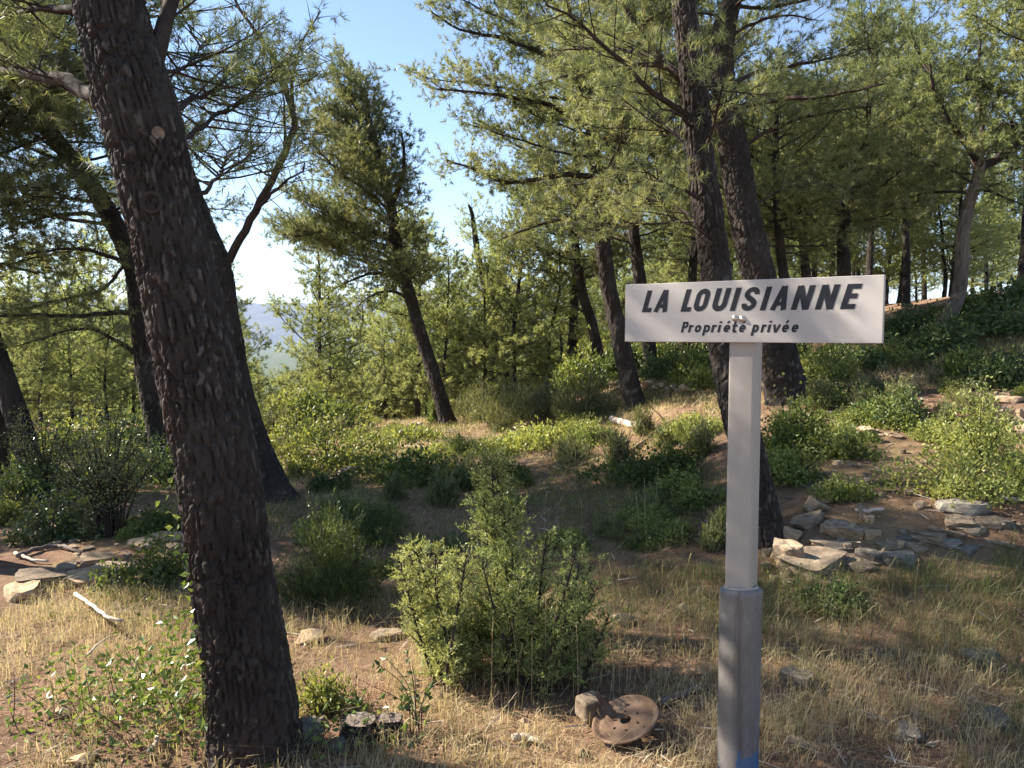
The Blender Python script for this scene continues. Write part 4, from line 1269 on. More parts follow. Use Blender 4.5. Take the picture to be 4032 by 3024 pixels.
B = [  # label, px, py (foot), width, height, kind, extras; tint mixes leaf colour with painted sun or shade
    ('bright glossy green mastic bush in sun at the left of the clearing', 1300, 1838, 400, 225, 'leaf', dict(dens=1.2, tint=0.75)),
    ('pale sunlit shrub crowding the bright mastic bush on its trunk side', 1110, 1790, 190, 130, 'leaf', dict(tint=0.8)),
    ('round olive-green shrub directly behind the bright mastic bush', 1240, 1700, 330, 190, 'leaf', dict(tint=0.5)),
    ('low tuft of leaves at the foot of the bright mastic bush', 1170, 1880, 150, 90, 'leaf', dict(tint=0.8)),
    ('grey-green heath bush at the left end of the heath thicket', 1900, 1640, 230, 130, 'heath', {}),
    ('grey-green heath bush second along the heath thicket', 2010, 1652, 260, 170, 'heath', {}),
    ('grey-green heath bush with a dark hollow in the middle of the thicket', 2160, 1648, 300, 180, 'heath', {}),
    ('tall grey heath bush next to the leaning trunk by the rubble pile', 2310, 1640, 210, 210, 'heath', {}),
    ('dark rounded oak bush above the left heath bushes', 1960, 1560, 190, 170, 'dark', {}),
    ('dark rounded oak bush above the middle heath bushes', 2110, 1560, 210, 160, 'dark', {}),
    ('light leafy bush behind the heath at the thin snag pine', 2300, 1540, 200, 180, 'leaf', dict(tint=0.6)),
    ('young bright green pine-like shrub beside the lone leaning trunk', 1560, 1660, 150, 260, 'juniper', dict(tint=0.75)),
    ('small bright conical shrub left of the lone leaning trunk', 1470, 1650, 110, 200, 'juniper', dict(tint=0.8)),
    ('narrow dark juniper hard against the foot of the lone leaning trunk', 1718, 1670, 60, 150, 'juniper', dict(tint=0.15)),
    ('low pale herb patch in front of the lone leaning pine', 1620, 1740, 260, 60, 'leaf', dict(tint=0.7)),
    ('sunlit yellow-green herb mat across the middle of the clearing', 2120, 1745, 430, 75, 'leaf', dict(tint=0.9)),
    ('sunlit herb mat nearest the fallen bleached log in the clearing', 2330, 1720, 230, 60, 'leaf', dict(tint=0.9)),
    ('yellow-green herb mat on the shade edge of the clearing', 1930, 1790, 260, 60, 'leaf', dict(tint=0.85)),
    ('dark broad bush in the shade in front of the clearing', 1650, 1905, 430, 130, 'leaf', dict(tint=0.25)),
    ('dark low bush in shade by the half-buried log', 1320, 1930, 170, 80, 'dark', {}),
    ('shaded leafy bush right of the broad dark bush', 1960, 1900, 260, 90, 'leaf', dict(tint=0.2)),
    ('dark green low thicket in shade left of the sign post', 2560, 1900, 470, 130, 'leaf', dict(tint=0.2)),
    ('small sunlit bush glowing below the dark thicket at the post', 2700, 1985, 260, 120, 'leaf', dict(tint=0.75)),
    ('dense glossy bush at the foot of the stout dark pine', 3130, 1770, 330, 190, 'leaf', dict(tint=0.35)),
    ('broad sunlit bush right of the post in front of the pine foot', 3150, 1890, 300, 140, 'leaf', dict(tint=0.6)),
    ('spreading low bush reaching the bare path right of the post', 3290, 1800, 260, 120, 'leaf', dict(tint=0.55)),
    ('small sunlit bush edging the stones right of the post', 3290, 1955, 210, 90, 'leaf', dict(tint=0.7)),
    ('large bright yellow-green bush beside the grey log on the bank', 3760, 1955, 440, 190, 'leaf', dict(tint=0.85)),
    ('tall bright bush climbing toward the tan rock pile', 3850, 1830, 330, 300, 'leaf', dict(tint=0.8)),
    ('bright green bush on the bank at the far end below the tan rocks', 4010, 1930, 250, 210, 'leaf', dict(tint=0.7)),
    ('dark bush in shadow above the bare path', 3550, 1650, 330, 110, 'dark', dict(tint=0.5)),
    ('flat dark bush in shade before the pale tall grass', 3400, 1560, 210, 60, 'dark', dict(tint=0.5)),
    ('dark green bush on the crest at the foot of the curved trunk', 3720, 1400, 300, 140, 'dark', dict(tint=0.6)),
    ('long dark thicket on the crest right of the curved trunk', 3950, 1310, 360, 130, 'dark', dict(tint=0.5)),
    ('shaded bush under the right end of the sign board', 3500, 1440, 320, 100, 'dark', dict(tint=0.6)),
    ('dark spreading bush at the edge above the tan rock pile', 3980, 1530, 330, 160, 'dark', dict(tint=0.5)),
    ('half-lit bush below the dark crest thicket', 3800, 1480, 260, 110, 'leaf', dict(tint=0.4)),
    ('light bush beside the stout pine among tall grass', 3250, 1510, 240, 150, 'leaf', dict(tint=0.75)),
    ('pale leafy bush just behind the sign post', 2740, 1530, 240, 190, 'leaf', dict(tint=0.6)),
    ('dark round bush behind the pale leafy bush at the post', 2640, 1490, 200, 130, 'dark', {}),
    ('glossy dark bush at the foot of the slim left-hand trunk', 230, 2130, 330, 190, 'gloss', dict(tint=0.3)),
    ('dense green bush in front of the slim left-hand trunk', 60, 1990, 260, 160, 'dark', {}),
    ('bright small-leaved bush low beside the slim left-hand trunk', 20, 2060, 150, 90, 'leaf', dict(tint=0.8)),
    ('dark leafy bush between the grey shrub and the dark pine', 620, 1900, 260, 150, 'dark', {}),
    ('dark bush behind the grey shrub', 470, 1880, 260, 120, 'dark', {}),
    ('green low bush against the thick trunk on its ledge side', 630, 2300, 330, 190, 'leaf', dict(tint=0.25)),
    ('dark small bush beneath the grey shrub', 640, 2100, 260, 110, 'leaf', dict(tint=0.15)),
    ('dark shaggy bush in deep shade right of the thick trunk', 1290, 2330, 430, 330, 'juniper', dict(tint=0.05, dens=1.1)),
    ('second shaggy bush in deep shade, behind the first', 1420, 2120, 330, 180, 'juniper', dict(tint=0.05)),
    ('small bright leafy plant at the right foot of the thick trunk', 1265, 2785, 200, 160, 'leaf', dict(tint=0.85)),
    ('sunlit olive bush on the far lip of the slope behind the grey shrub', 330, 1790, 330, 170, 'leaf', dict(tint=0.6)),
    ('grey-green heath bush on the lip of the slope between the two dark trunks', 120, 1790, 300, 160, 'heath', {}),
    ('dark bush on the lip of the slope left of the dark pine', 500, 1770, 280, 150, 'dark', {}),
    ('bright green bush on the lip of the slope by the edge of the wood', -40, 1800, 300, 170, 'leaf', dict(tint=0.75)),
    ('tall heath bush on the lip of the slope behind the forked pine', 1010, 1730, 260, 170, 'heath', {}),
    ('light green bush on the lip of the slope right of the forked pine', 1120, 1710, 240, 150, 'leaf', dict(tint=0.7)),
    ('pale bush at the lip of the slope behind the small conical shrub', 1400, 1660, 260, 140, 'leaf', dict(tint=0.65)),
    ('heath bush at the lip of the slope just left of the lone leaning pine', 1640, 1640, 220, 150, 'heath', {}),
    ('dark thicket on the crest to the left of the curved grey trunk', 3560, 1325, 260, 110, 'dark', dict(tint=0.5)),
    ('olive bush on the skyline of the crest behind the curved grey trunk', 3800, 1275, 260, 110, 'leaf', dict(tint=0.35)),
    ('dark bush on the skyline of the crest farthest up the bank', 3930, 1245, 280, 120, 'dark', dict(tint=0.5)),
    ('dark bush crowning the crest over the orange rock', 4040, 1225, 260, 120, 'dark', dict(tint=0.4)),
    ('round dark bush on the rise behind the rubble pile', 2450, 1500, 260, 150, 'dark', {}),
    ('pale olive bush on the rise between two slim pine trunks', 2640, 1440, 260, 130, 'leaf', dict(tint=0.5)),
    ('low olive bush at the top of the rise near the thin snag pine', 2560, 1410, 240, 100, 'leaf', dict(tint=0.4)),
    ('dark low bush on the rise under the left half of the sign board', 2780, 1450, 240, 110, 'dark', {}),
    ('straggling bush on the rise under the middle of the sign board', 3050, 1440, 260, 120, 'leaf', dict(tint=0.4)),
    ('dark trailing bush under the flat rock shelf', 3290, 2400, 260, 110, 'dark', {}),
]
for k, (lab, px, py, w, h, kind, ex) in enumerate(B):
    bush(lab, px, py, w, h, kind, seed=k * 7, **ex)

# low leafy herbs dotted over the wood floor
rg = np.random.default_rng(44)
herbs = [bush('proto', 2000, 1800, w, h, kd, seed=500 + q, tint=t, at=(0, 12.0, 0), dens=1.0, name='low_herb', cat='herb') for q, (w, h, kd, t) in enumerate(((150, 62, 'leaf', 0.7), (120, 70, 'leaf', 0.45), (170, 50, 'leaf', 0.85), (120, 95, 'heath', 0.5), (140, 80, 'heath', 0.75)))]
hl = {'a': ('low leafy herb clump on the sunny floor of the clearing', 'herbs in the clearing'), 'b': ('low leafy herb clump on the bank above the bare path', 'herbs on the bank'), 'c': ('low leafy herb clump in the shade between the juniper and the clearing', 'herbs in the shade'), 'd': ('low leafy herb clump below the grey shrub on the slope', 'herbs on the left slope')}
spots = []
for z, n, x0, x1, y0, y1 in (('a', 44, 1050, 2800, 1660, 1850), ('b', 52, 3080, 4050, 1380, 1760), ('c', 30, 1150, 2900, 1870, 2300), ('d', 26, -20, 620, 1800, 2120)):
    for k in range(n):
        spots.append((z, rg.uniform(x0, x1), rg.uniform(y0, y1)))
for k, (z, x, y) in enumerate(spots):
    g = G(x, y); src = herbs[k % 5]; sc = rg.uniform(0.5, 1.15) * (0.75 if g[1] < 8 else 1.0)
    lab, gr = hl[z]
    if k < 5:
        src.location = g; src.rotation_euler = (0, 0, rg.uniform(0, 6)); src.scale = (sc, sc, sc)
        tag(src, lab, 'herb', gr)
    else:
        copy_tree(src, g, rg.uniform(0, 6), sc, lab, gr)

# many-stemmed grey shrub with glinting leaves
def stemmy(label, px, py, wpx, hpx, n, seed, leaf=0.026, mat='leaf_gloss'):
    rg = np.random.default_rng(seed)
    g = G(px, py); Y = g[1]
    w = wpx / FPX * Y; h = hpx / FPX * Y
    root = thing('shrub', label, 'shrub', g)
    fo, st = MB(), MB()
    for k in range(n):
        a = rg.uniform(0, 6.28); r = w / 2 * rg.uniform(0.2, 1.0)
        e = np.array([math.cos(a) * r, math.sin(a) * r * 0.8, h * rg.uniform(0.6, 1.0)])
        s = np.array([rg.normal(0, 0.05), rg.normal(0, 0.05), -0.03])
        sp = spline([s, s + e * np.array([0.25, 0.25, 0.45]), e], 9)
        tube(st, sp, np.linspace(0.014, 0.003, 9), 5)
        m = 8
        ss = rg.uniform(0.35, 1.0, m)
        for q in range(m):
            p, t, _ = at_s(sp, ss[q])
            d = unit(t * 0.5 + rg.normal(0, 0.8, 3) + UP * 0.2)
            l = rg.uniform(0.12, 0.34)
            sticks(st, p[None], (p + d * l)[None], 0.003, 0.0015, rg)
            kk = 26
            u = rg.uniform(0.2, 1.1, kk)[:, None]
            leaves(fo, p + d * l * u + rg.normal(0, 0.03, (kk, 3)), unit(d * 0.5 + rg.normal(0, 0.8, (kk, 3))), leaf, leaf * 0.55, rg)
    fo.build('foliage', M[mat], root)
    st.build('stems', M['twig'], root, smooth=True)
stemmy('many-stemmed grey shrub with glinting small leaves on the bare ledge', 430, 2110, 560, 470, 34, 61)
stemmy('small grey shrub with thin stems left of the big grey shrub', 190, 1960, 300, 330, 16, 62)

# the juniper in front: upright plumes of short needles
def juniper(label, spec, seed):
    rg = np.random.default_rng(seed)
    g0 = G(1960, 2740)
    root = thing('juniper_bush', label, 'juniper', g0)
    st = MB()
    for (px, py_foot, px_top, py_top, wpx, dy, ns, tn) in spec:
        f = G(px, py_foot); f = f + np.array([0, dy, 0]); f[2] = float(H(f[0], f[1]))
        top = P(px_top, py_top, f[1])
        Y = f[1]; w = wpx / FPX * Y / 2
        fo = MB()
        main = spline([f, f * 0.45 + top * 0.55 + rg.normal(0, 0.03, 3), top], 14)
        tube(st, main - g0, np.linspace(0.012, 0.003, 14), 5)
        Ps, Ds = [], []
        for k in range(ns):
            s = rg.uniform(0.02, 1.0)
            p, t, Lm = at_s(main, s)
            a = rg.uniform(0, 6.28)
            reach = w * (0.85 - 0.60 * s ** 1.6) * rg.uniform(0.35, 1.2) + 0.025
            d = unit(np.array([math.cos(a), math.sin(a), rg.uniform(0.35, 1.1)]))
            bp = path(p, d, reach * 1.25, 6, rg, 0.9, 0.25)
            tube(st, bp[[0, 2, 5]] - g0, np.linspace(0.004, 0.0012, 3), 3)
            m = max(4, int(reach * 1.25 / 0.010))
            x = rg.uniform(0.15, 0.999, m) * 5
            i0 = x.astype(int); fr = (x - i0)[:, None]
            pp = bp[i0] * (1 - fr) + bp[i0 + 1] * fr
            dd = unit(unit(bp[i0 + 1] - bp[i0]) + rg.normal(0, 0.6, (m, 3)) + UP * 0.25)
            Ps.append(pp); Ds.append(dd)
        Pa, Da = np.concatenate(Ps), np.concatenate(Ds)
        needles(fo, Pa, Da, 7, 0.05, 0.018, 0.0052, rg, (0.5, 1.15), np.clip(rg.normal(tn, 0.22, len(Pa)), 0, 1))
        fo.build('plume', M['juniper'], root, g0)
    st.build('stems', M['twig'], root, smooth=True)
_rj = np.random.default_rng(72)
_spec = [(1965, 2680, 1935, 1800, 380, 0.20, 120, 0.55), (1985, 2680, 1975, 1900, 330, 0.25, 90, 0.5), (1950, 2680, 1905, 1960, 260, 0.15, 70, 0.6)]
for _k in range(16):
    _spec.append((_rj.normal(1780, 55), _rj.uniform(2650, 2760), _rj.uniform(1540, 1850), _rj.uniform(2120, 2620), _rj.uniform(110, 210), _rj.uniform(-0.1, 0.2), 46, _rj.normal(0.75, 0.08)))  # left plumes: sunlight painted in as a paler tint
for _k in range(24):
    _t = _rj.uniform(0, 1)
    _spec.append((_rj.normal(2010, 70) + 110 * _t, _rj.uniform(2640, 2760), 1850 + 600 * _t, _rj.uniform(2040, 2560) + 90 * _t, _rj.uniform(110, 230), _rj.uniform(-0.12, 0.3), 46, 0.72 - 0.36 * _t + _rj.normal(0, 0.06)))  # tint darkens rightward, painting the bush's shaded side into its needles
juniper('bushy juniper of upright pale plumes growing between the thick trunk and the sign', _spec, 71)

# ------------------------------------------------------------------ rocks
def ico(sub):
    bm = bmesh.new()
    bmesh.ops.create_icosphere(bm, subdivisions=sub, radius=1.0)
    v = np.array([x.co[:] for x in bm.verts]); f = np.array([[x.index for x in q.verts] for q in bm.faces])
    bm.free()
    return v, f
ICO2, ICO3, ICO4 = ico(2), ico(3), ico(4)

def rock_mesh(seed, slab=False, sub=3, mat='stone'):
    rg = np.random.default_rng(seed + 9000)
    v, f = {2: ICO2, 3: ICO3, 4: ICO4}[sub]
    v = v.copy() * 1.25
    for k in range(13 if not slab else 11):
        n = unit(rg.normal(size=3) * (np.array([1, 1, 0.35]) if slab else 1.0))
        d = rg.uniform(0.50, 0.92)
        s = v @ n - d
        v = v - np.where(s > 0, s, 0)[:, None] * n * 0.97
    if slab:
        for sgn in (1, -1):
            n = unit(np.array([rg.normal(0, 0.08), rg.normal(0, 0.08), sgn]))
            s = v @ n - 0.55
            v = v - np.where(s > 0, s, 0)[:, None] * n * 0.96
        lay = np.floor((v[:, 2] + 0.05 * vnoise(v[:, 0] * 3, v[:, 1] * 3, seed)) * 5.5)
        v[:, :2] *= (1 + 0.10 * (_hash(lay.astype(np.int64), lay.astype(np.int64) * 0 + seed, 3) - 0.5))[:, None]
    nrm = unit(v)
    v = v + nrm * (0.15 * (vnoise(v[:, 0] * 2.4 + v[:, 2], v[:, 1] * 2.4 - v[:, 2], seed + 1) - 0.5) + 0.085 * (vnoise(v[:, 0] * 7 + v[:, 2] * 5, v[:, 1] * 7 - v[:, 2] * 4, seed + 2) - 0.5))[:, None]
    v = v / np.max(np.abs(v), axis=0)
    mb = MB(); mb.add(v * 0.5, tri=f)
    return mb.mesh('rock', M[mat])
ROCKS = {}
for mt in ('stone', 'stone_tan', 'stone_grey'):
    ROCKS[mt, 'slab'] = [rock_mesh(20 + k, True, 4 if mt == 'stone' and k < 3 else 3, mt) for k in range(4)]
    ROCKS[mt, 'lump'] = [rock_mesh(40 + k, False, 3, mt) for k in range(4)]
    ROCKS[mt, 'small'] = [rock_mesh(60 + k, k % 2 == 0, 2, mt) for k in range(5)]

def rock(label, px, py, wpx, hpx, dr=0.8, mat='stone', shape='slab', rz=0.0, tilt=(0, 0), k=0, group=None, sink=0.25, name='rock', lift=0.0):
    g = G(px, py); Y = g[1]
    w = wpx / FPX * Y; h = hpx / FPX * Y
    ms = ROCKS[mat, shape]
    o = bpy.data.objects.new(name, ms[k % len(ms)])
    COL.objects.link(o)
    o.location = (g[0], g[1] + w * dr * 0.3, g[2] + h * (0.5 - sink) + lift)
    o.scale = (w, w * dr, h * 1.15)
    o.rotation_euler = (tilt[0], tilt[1], rz)
    return tag(o, label, 'rock', group)

# the flat rocks beside the pine foot on the right
rock('largest flat limestone slab with a broken front edge on the rock shelf', 3245, 2262, 330, 92, 0.8, 'stone', 'slab', 0.3, (0.16, -0.14), 0)
rock('long upright edge stone leaning along the left side of the largest slab', 3125, 2250, 70, 150, 2.2, 'stone', 'slab', 0.5, (0.1, -0.5), 1)
rock('layered slab stepping up behind the largest flat slab', 3345, 2135, 200, 75, 0.8, 'stone', 'slab', 0.4, (0.1, 0.05), 2)
rock('brown boulder wedged against the dark pine foot', 3120, 2135, 110, 75, 0.8, 'stone_tan', 'lump', 0.2, (0, 0.3), 1)
rock('dark angular block standing at the back of the rock shelf', 3225, 2020, 140, 66, 0.8, 'stone', 'lump', 1.0, (0.1, 0.2), 2)
rock('slanting slab in front of the dark angular block', 3190, 2080, 130, 50, 0.9, 'stone', 'slab', -0.5, (0.3, -0.3), 3)
rock('upright squared stone in the middle of the rock shelf', 3405, 2055, 75, 80, 0.8, 'stone', 'lump', 0.6, (0, 0), 3)
rock('rounded stone at the back edge of the bare path', 3385, 1958, 75, 48, 0.9, 'stone', 'lump', 0, (0, 0), 0)
rock('thick dark-fronted slab lying alone on the bare earth of the bank', 3800, 2030, 215, 62, 0.6, 'stone_grey', 'slab', 0.05, (0, 0.02), 1)
rock('pale tilted slab below the thick dark-fronted slab', 3800, 2090, 150, 50, 0.8, 'stone', 'slab', 0.5, (0.1, -0.15), 2)
rock('pale flat stone beside the white stick', 3445, 2125, 110, 36, 0.9, 'stone_tan', 'slab', -0.2, (0, 0), 0)
rock('small upright chip at the corner of the layered slab', 3388, 2130, 26, 48, 0.6, 'stone_tan', 'lump', 0, (0, 0.2), 2)
rock('tan slab under the front lip of the rock shelf', 3250, 2300, 160, 26, 0.6, 'stone_tan', 'slab', 0, (0, 0), 1)
rock('low grey stone half sunk in the grass at the end of the rock shelf', 3560, 2235, 170, 60, 0.8, 'stone_grey', 'slab', 0.2, (0, 0), 3)
rock('grey stone bedded in the grass under the rock shelf', 3440, 2225, 120, 60, 0.8, 'stone_grey', 'slab', -0.3, (0, 0), 2)
rg = np.random.default_rng(30)
for k in range(20):
    a = (k + rg.uniform(0, 1)) / 20
    rock('flat broken slab in the stony band running up the bank from the pine foot', 3130 + 880 * a, 2235 - 150 * a + rg.uniform(-60, 70), rg.uniform(90, 190), rg.uniform(26, 48), rg.uniform(0.6, 1.0), ('stone', 'stone_grey', 'stone')[k % 3], 'slab', rg.uniform(-0.6, 0.6), (rg.normal(0.05, 0.08), rg.normal(0, 0.08)), k, 'slabs of the stony band', sink=0.42)
rg = np.random.default_rng(31)
for k in range(26):
    a = rg.uniform(0, 1)
    rock('small loose stone on the rock shelf by the pine foot', 3080 + 560 * a, rg.uniform(1990, 2240) - 60 * a, rg.uniform(26, 70), rg.uniform(16, 36), rg.uniform(0.6, 1.1), ('stone', 'stone_tan', 'stone_grey')[k % 3], 'small', rg.uniform(0, 3), (rg.normal(0, 0.2), rg.normal(0, 0.2)), k, 'loose stones on the rock shelf')
for k in range(12):
    rock('small pale stone heaped at the foot of the pine beside the post', rg.uniform(2990, 3110), rg.uniform(2170, 2330), rg.uniform(26, 62), rg.uniform(20, 42), 0.8, ('stone', 'stone_tan')[k % 2], 'small', rg.uniform(0, 3), (0, 0), k, 'stones by the post')
# tan pile on the bank, at the edge
rock('largest tan boulder in the rock pile on the bank', 3985, 1690, 120, 70, 0.8, 'stone_tan', 'lump', 0.3, (0, 0), 0)
rock('flat tan slab lying on top of the rock pile on the bank', 3975, 1590, 110, 34, 0.9, 'stone_tan', 'slab', 0.1, (0, 0), 1)
for k, (x, y, w, h) in enumerate(((3945, 1640, 80, 50), (4040, 1650, 90, 60), (4010, 1720, 110, 60), (3925, 1690, 60, 44), (4060, 1730, 100, 70), (3900, 1600, 70, 34), (4000, 1560, 90, 30), (3930, 1565, 60, 26))):
    rock('tan broken stone in the rock pile on the bank', x, y, w, h, 0.9, 'stone_tan', 'lump', k * 0.7, (0, 0), k, 'stones of the bank rock pile')
rock('tan flat rock on the bare path beside the grey log', 3415, 1715, 75, 36, 0.9, 'stone_tan', 'slab', 0.6, (0, -0.35), 2)
rock('white chalky stone on the crest beyond the dark bushes', 3895, 1315, 26, 20, 0.9, 'stone', 'small', 0, (0, 0), 1)
rock('orange earth-stained rock at the edge of the crest', 4020, 1255, 90, 40, 0.8, 'stone_tan', 'slab', 0, (0, 0), 3)
rock('pale boulder at the edge of the bank above the thick slab', 3990, 1960, 90, 46, 0.8, 'stone_tan', 'lump', 0, (0, 0), 3)
rg = np.random.default_rng(32)
for k in range(26):
    rock('flat chip of stone strewn on the bare path of the bank', rg.uniform(3260, 3560), rg.uniform(1640, 1900), rg.uniform(24, 62), rg.uniform(10, 22), 0.9, ('stone', 'stone_tan')[k % 2], 'small', rg.uniform(0, 3), (rg.normal(0, 0.12), rg.normal(0, 0.12)), k, 'stone chips on the bare path')
# rubble pile in the clearing
for k in range(24):
    t = k / 23.0
    rock('rubble stone of the low pile in the clearing', 2400 + 320 * ((k * 0.618) % 1), 1560 - 34 * ((k * 0.38) % 1), rg.uniform(34, 70), rg.uniform(18, 34), 0.9, ('stone_tan', 'stone')[k % 2], 'lump', k, (0, 0), k, 'stones of the rubble pile', lift=0.12 * ((k * 0.71) % 1))
# stone ledge on the left
for k, (x, y, w, h, lab) in enumerate(((380, 2225, 175, 36, 'long pale slab capping the left stone ledge'), (250, 2255, 110, 32, 'pale slab next along the left stone ledge'), (545, 2175, 130, 44, 'tan slab near the thick trunk on the left stone ledge'),
                                     (640, 2140, 110, 44, 'rounded pale slab closest to the thick trunk on the left stone ledge'), (150, 2320, 250, 70, 'big tan slab sloping into the grass at the open end of the left ledge'), (60, 2360, 190, 60, 'tan slab at the very end of the left ledge'),
                                     (300, 2310, 190, 44, 'dark layered slab under the capping slab of the left ledge'), (420, 2270, 170, 44, 'shaded slab low in the left ledge beneath the long pale one'), (690, 2185, 100, 50, 'shaded slab tucked against the thick trunk'))):
    rock(lab, x, y, w, h, 0.9, ('stone_tan', 'stone', 'stone_tan')[k % 3], 'slab', 0.15 * (-1) ** k, (0.05, 0.03), k)
rg = np.random.default_rng(33)
for k in range(18):
    rock('small stone scattered on the bare ground of the left ledge', rg.uniform(0, 700), rg.uniform(2130, 2290), rg.uniform(22, 60), rg.uniform(10, 24), 0.9, ('stone', 'stone_tan')[k % 2], 'small', rg.uniform(0, 3), (0, 0), k, 'small stones on the left ledge')
# stones in the foreground
FG = [(1215, 2540, 110, 60, 'tan broken stone catching sun right of the thick trunk', 'stone_tan', 'lump'), (1510, 2530, 140, 34, 'pale flat stone half hidden behind the juniper', 'stone', 'slab'), (3160, 2720, 190, 70, 'low grey boulder half buried in shaded grass right of the post', 'stone_grey', 'slab'),
      (3470, 2700, 60, 34, 'small tan stone lit by sun in the shaded grass', 'stone_tan', 'small'), (2450, 2470, 100, 60, 'pale stone in the tall dry stalks left of the post', 'stone', 'lump'), (2700, 2430, 110, 60, 'grey stone against the post behind dry stalks', 'stone', 'lump'),
      (3950, 2880, 170, 80, 'shadowed boulder in the coarse grass at the road edge', 'stone_grey', 'lump'), (3880, 2620, 170, 44, 'flat grey stone lying in the coarse grass', 'stone_grey', 'slab'), (1190, 2950, 150, 110, 'squared grey stone between the thick trunk and the sawn logs', 'stone_grey', 'lump'),
      (1320, 2985, 120, 70, 'grey stone lying in front of the squared stone', 'stone_grey', 'lump'), (2290, 2990, 60, 44, 'rounded tan pebble stone near the rusty wheel', 'stone_tan', 'lump'), (2540, 3000, 66, 40, 'rounded grey pebble stone near the rusty wheel', 'stone', 'lump'),
      (310, 3015, 120, 50, 'tan stone at the road edge in the leafy vine', 'stone_tan', 'lump'), (230, 2830, 100, 50, 'tan stone showing through the dry grass', 'stone_tan', 'lump'), (3150, 2970, 110, 40, 'grey stone on the sunlit earth beside the socket pipe', 'stone', 'slab'), (3600, 2930, 150, 50, 'low shaded stone on the needle-strewn earth', 'stone_grey', 'slab')]
for k, (x, y, w, h, lab, mt, sh) in enumerate(FG):
    rock(lab, x, y, w, h, 0.85, mt, sh, k * 0.9, (0, 0), k)

# gravel and crumbs of stone, too many to count
rg = np.random.default_rng(34)
mb = MB()
n = 3400
gxx = rg.uniform(-3.2, 5.5, n); gyy = 3.0 + 7.0 * rg.uniform(0, 1, n) ** 1.5
keep = (vnoise(gxx * 0.9, gyy * 0.9, 91) > 0.42) | ((gxx > 1.0) & (gyy < 3.6)) | ((gxx > 2) & (gyy > 5.2))
gxx, gyy = gxx[keep], gyy[keep]
oct_v = np.array([[1, 0, 0], [-1, 0, 0], [0, 1, 0], [0, -1, 0], [0, 0, 1], [0, 0, -1]], float)
oct_f = np.array([[0, 2, 4], [2, 1, 4], [1, 3, 4], [3, 0, 4], [2, 0, 5], [1, 2, 5], [3, 1, 5], [0, 3, 5]])
n = len(gxx)
sz = 0.005 + 0.02 * rg.uniform(0, 1, n) ** 3
V = oct_v[None] * (sz[:, None] * rg.uniform(0.6, 1.4, (n, 1)))[:, :, None] * rg.uniform(0.6, 1.3, (n, 6, 1)) * np.array([1, 1, 0.6])
V = V + np.stack([gxx, gyy, H(gxx, gyy) + sz * 0.2], 1)[:, None]
mb.add(V.reshape(-1, 3), tri=(np.arange(n)[:, None, None] * 6 + oct_f[None]).reshape(-1, 3))
tag(mb.build('gravel', M['stone_tan']), 'loose gravel and stone crumbs on the bare earth', 'gravel', kind='stuff')

# ------------------------------------------------------------------ grass
def keep_off(x, y):
    """ground that the photo shows bare"""
    path_ = sstep(1.6, 0.7, np.hypot((x - 3.9) / 1.5, (y - 8.0) / 2.2))
    ledge = sstep(1.3, 0.8, np.hypot((x + 3.5) / 1.9, (y - 6.4) / 0.75))
    shelf = sstep(1.3, 0.8, np.hypot((x - 2.6) / 1.1, (y - 5.9) / 0.8))
    foot = sstep(1.2, 0.6, np.hypot((x - 1.5) / 0.55, (y - 2.9) / 0.5))
    w = G(2450, 2905)
    disc = sstep(1.25, 0.8, np.hypot((x - w[0]) / 0.24, (y - w[1] + 0.06) / 0.24))
    return np.clip(path_ + ledge + shelf + 0.9 * foot + disc, 0, 1)

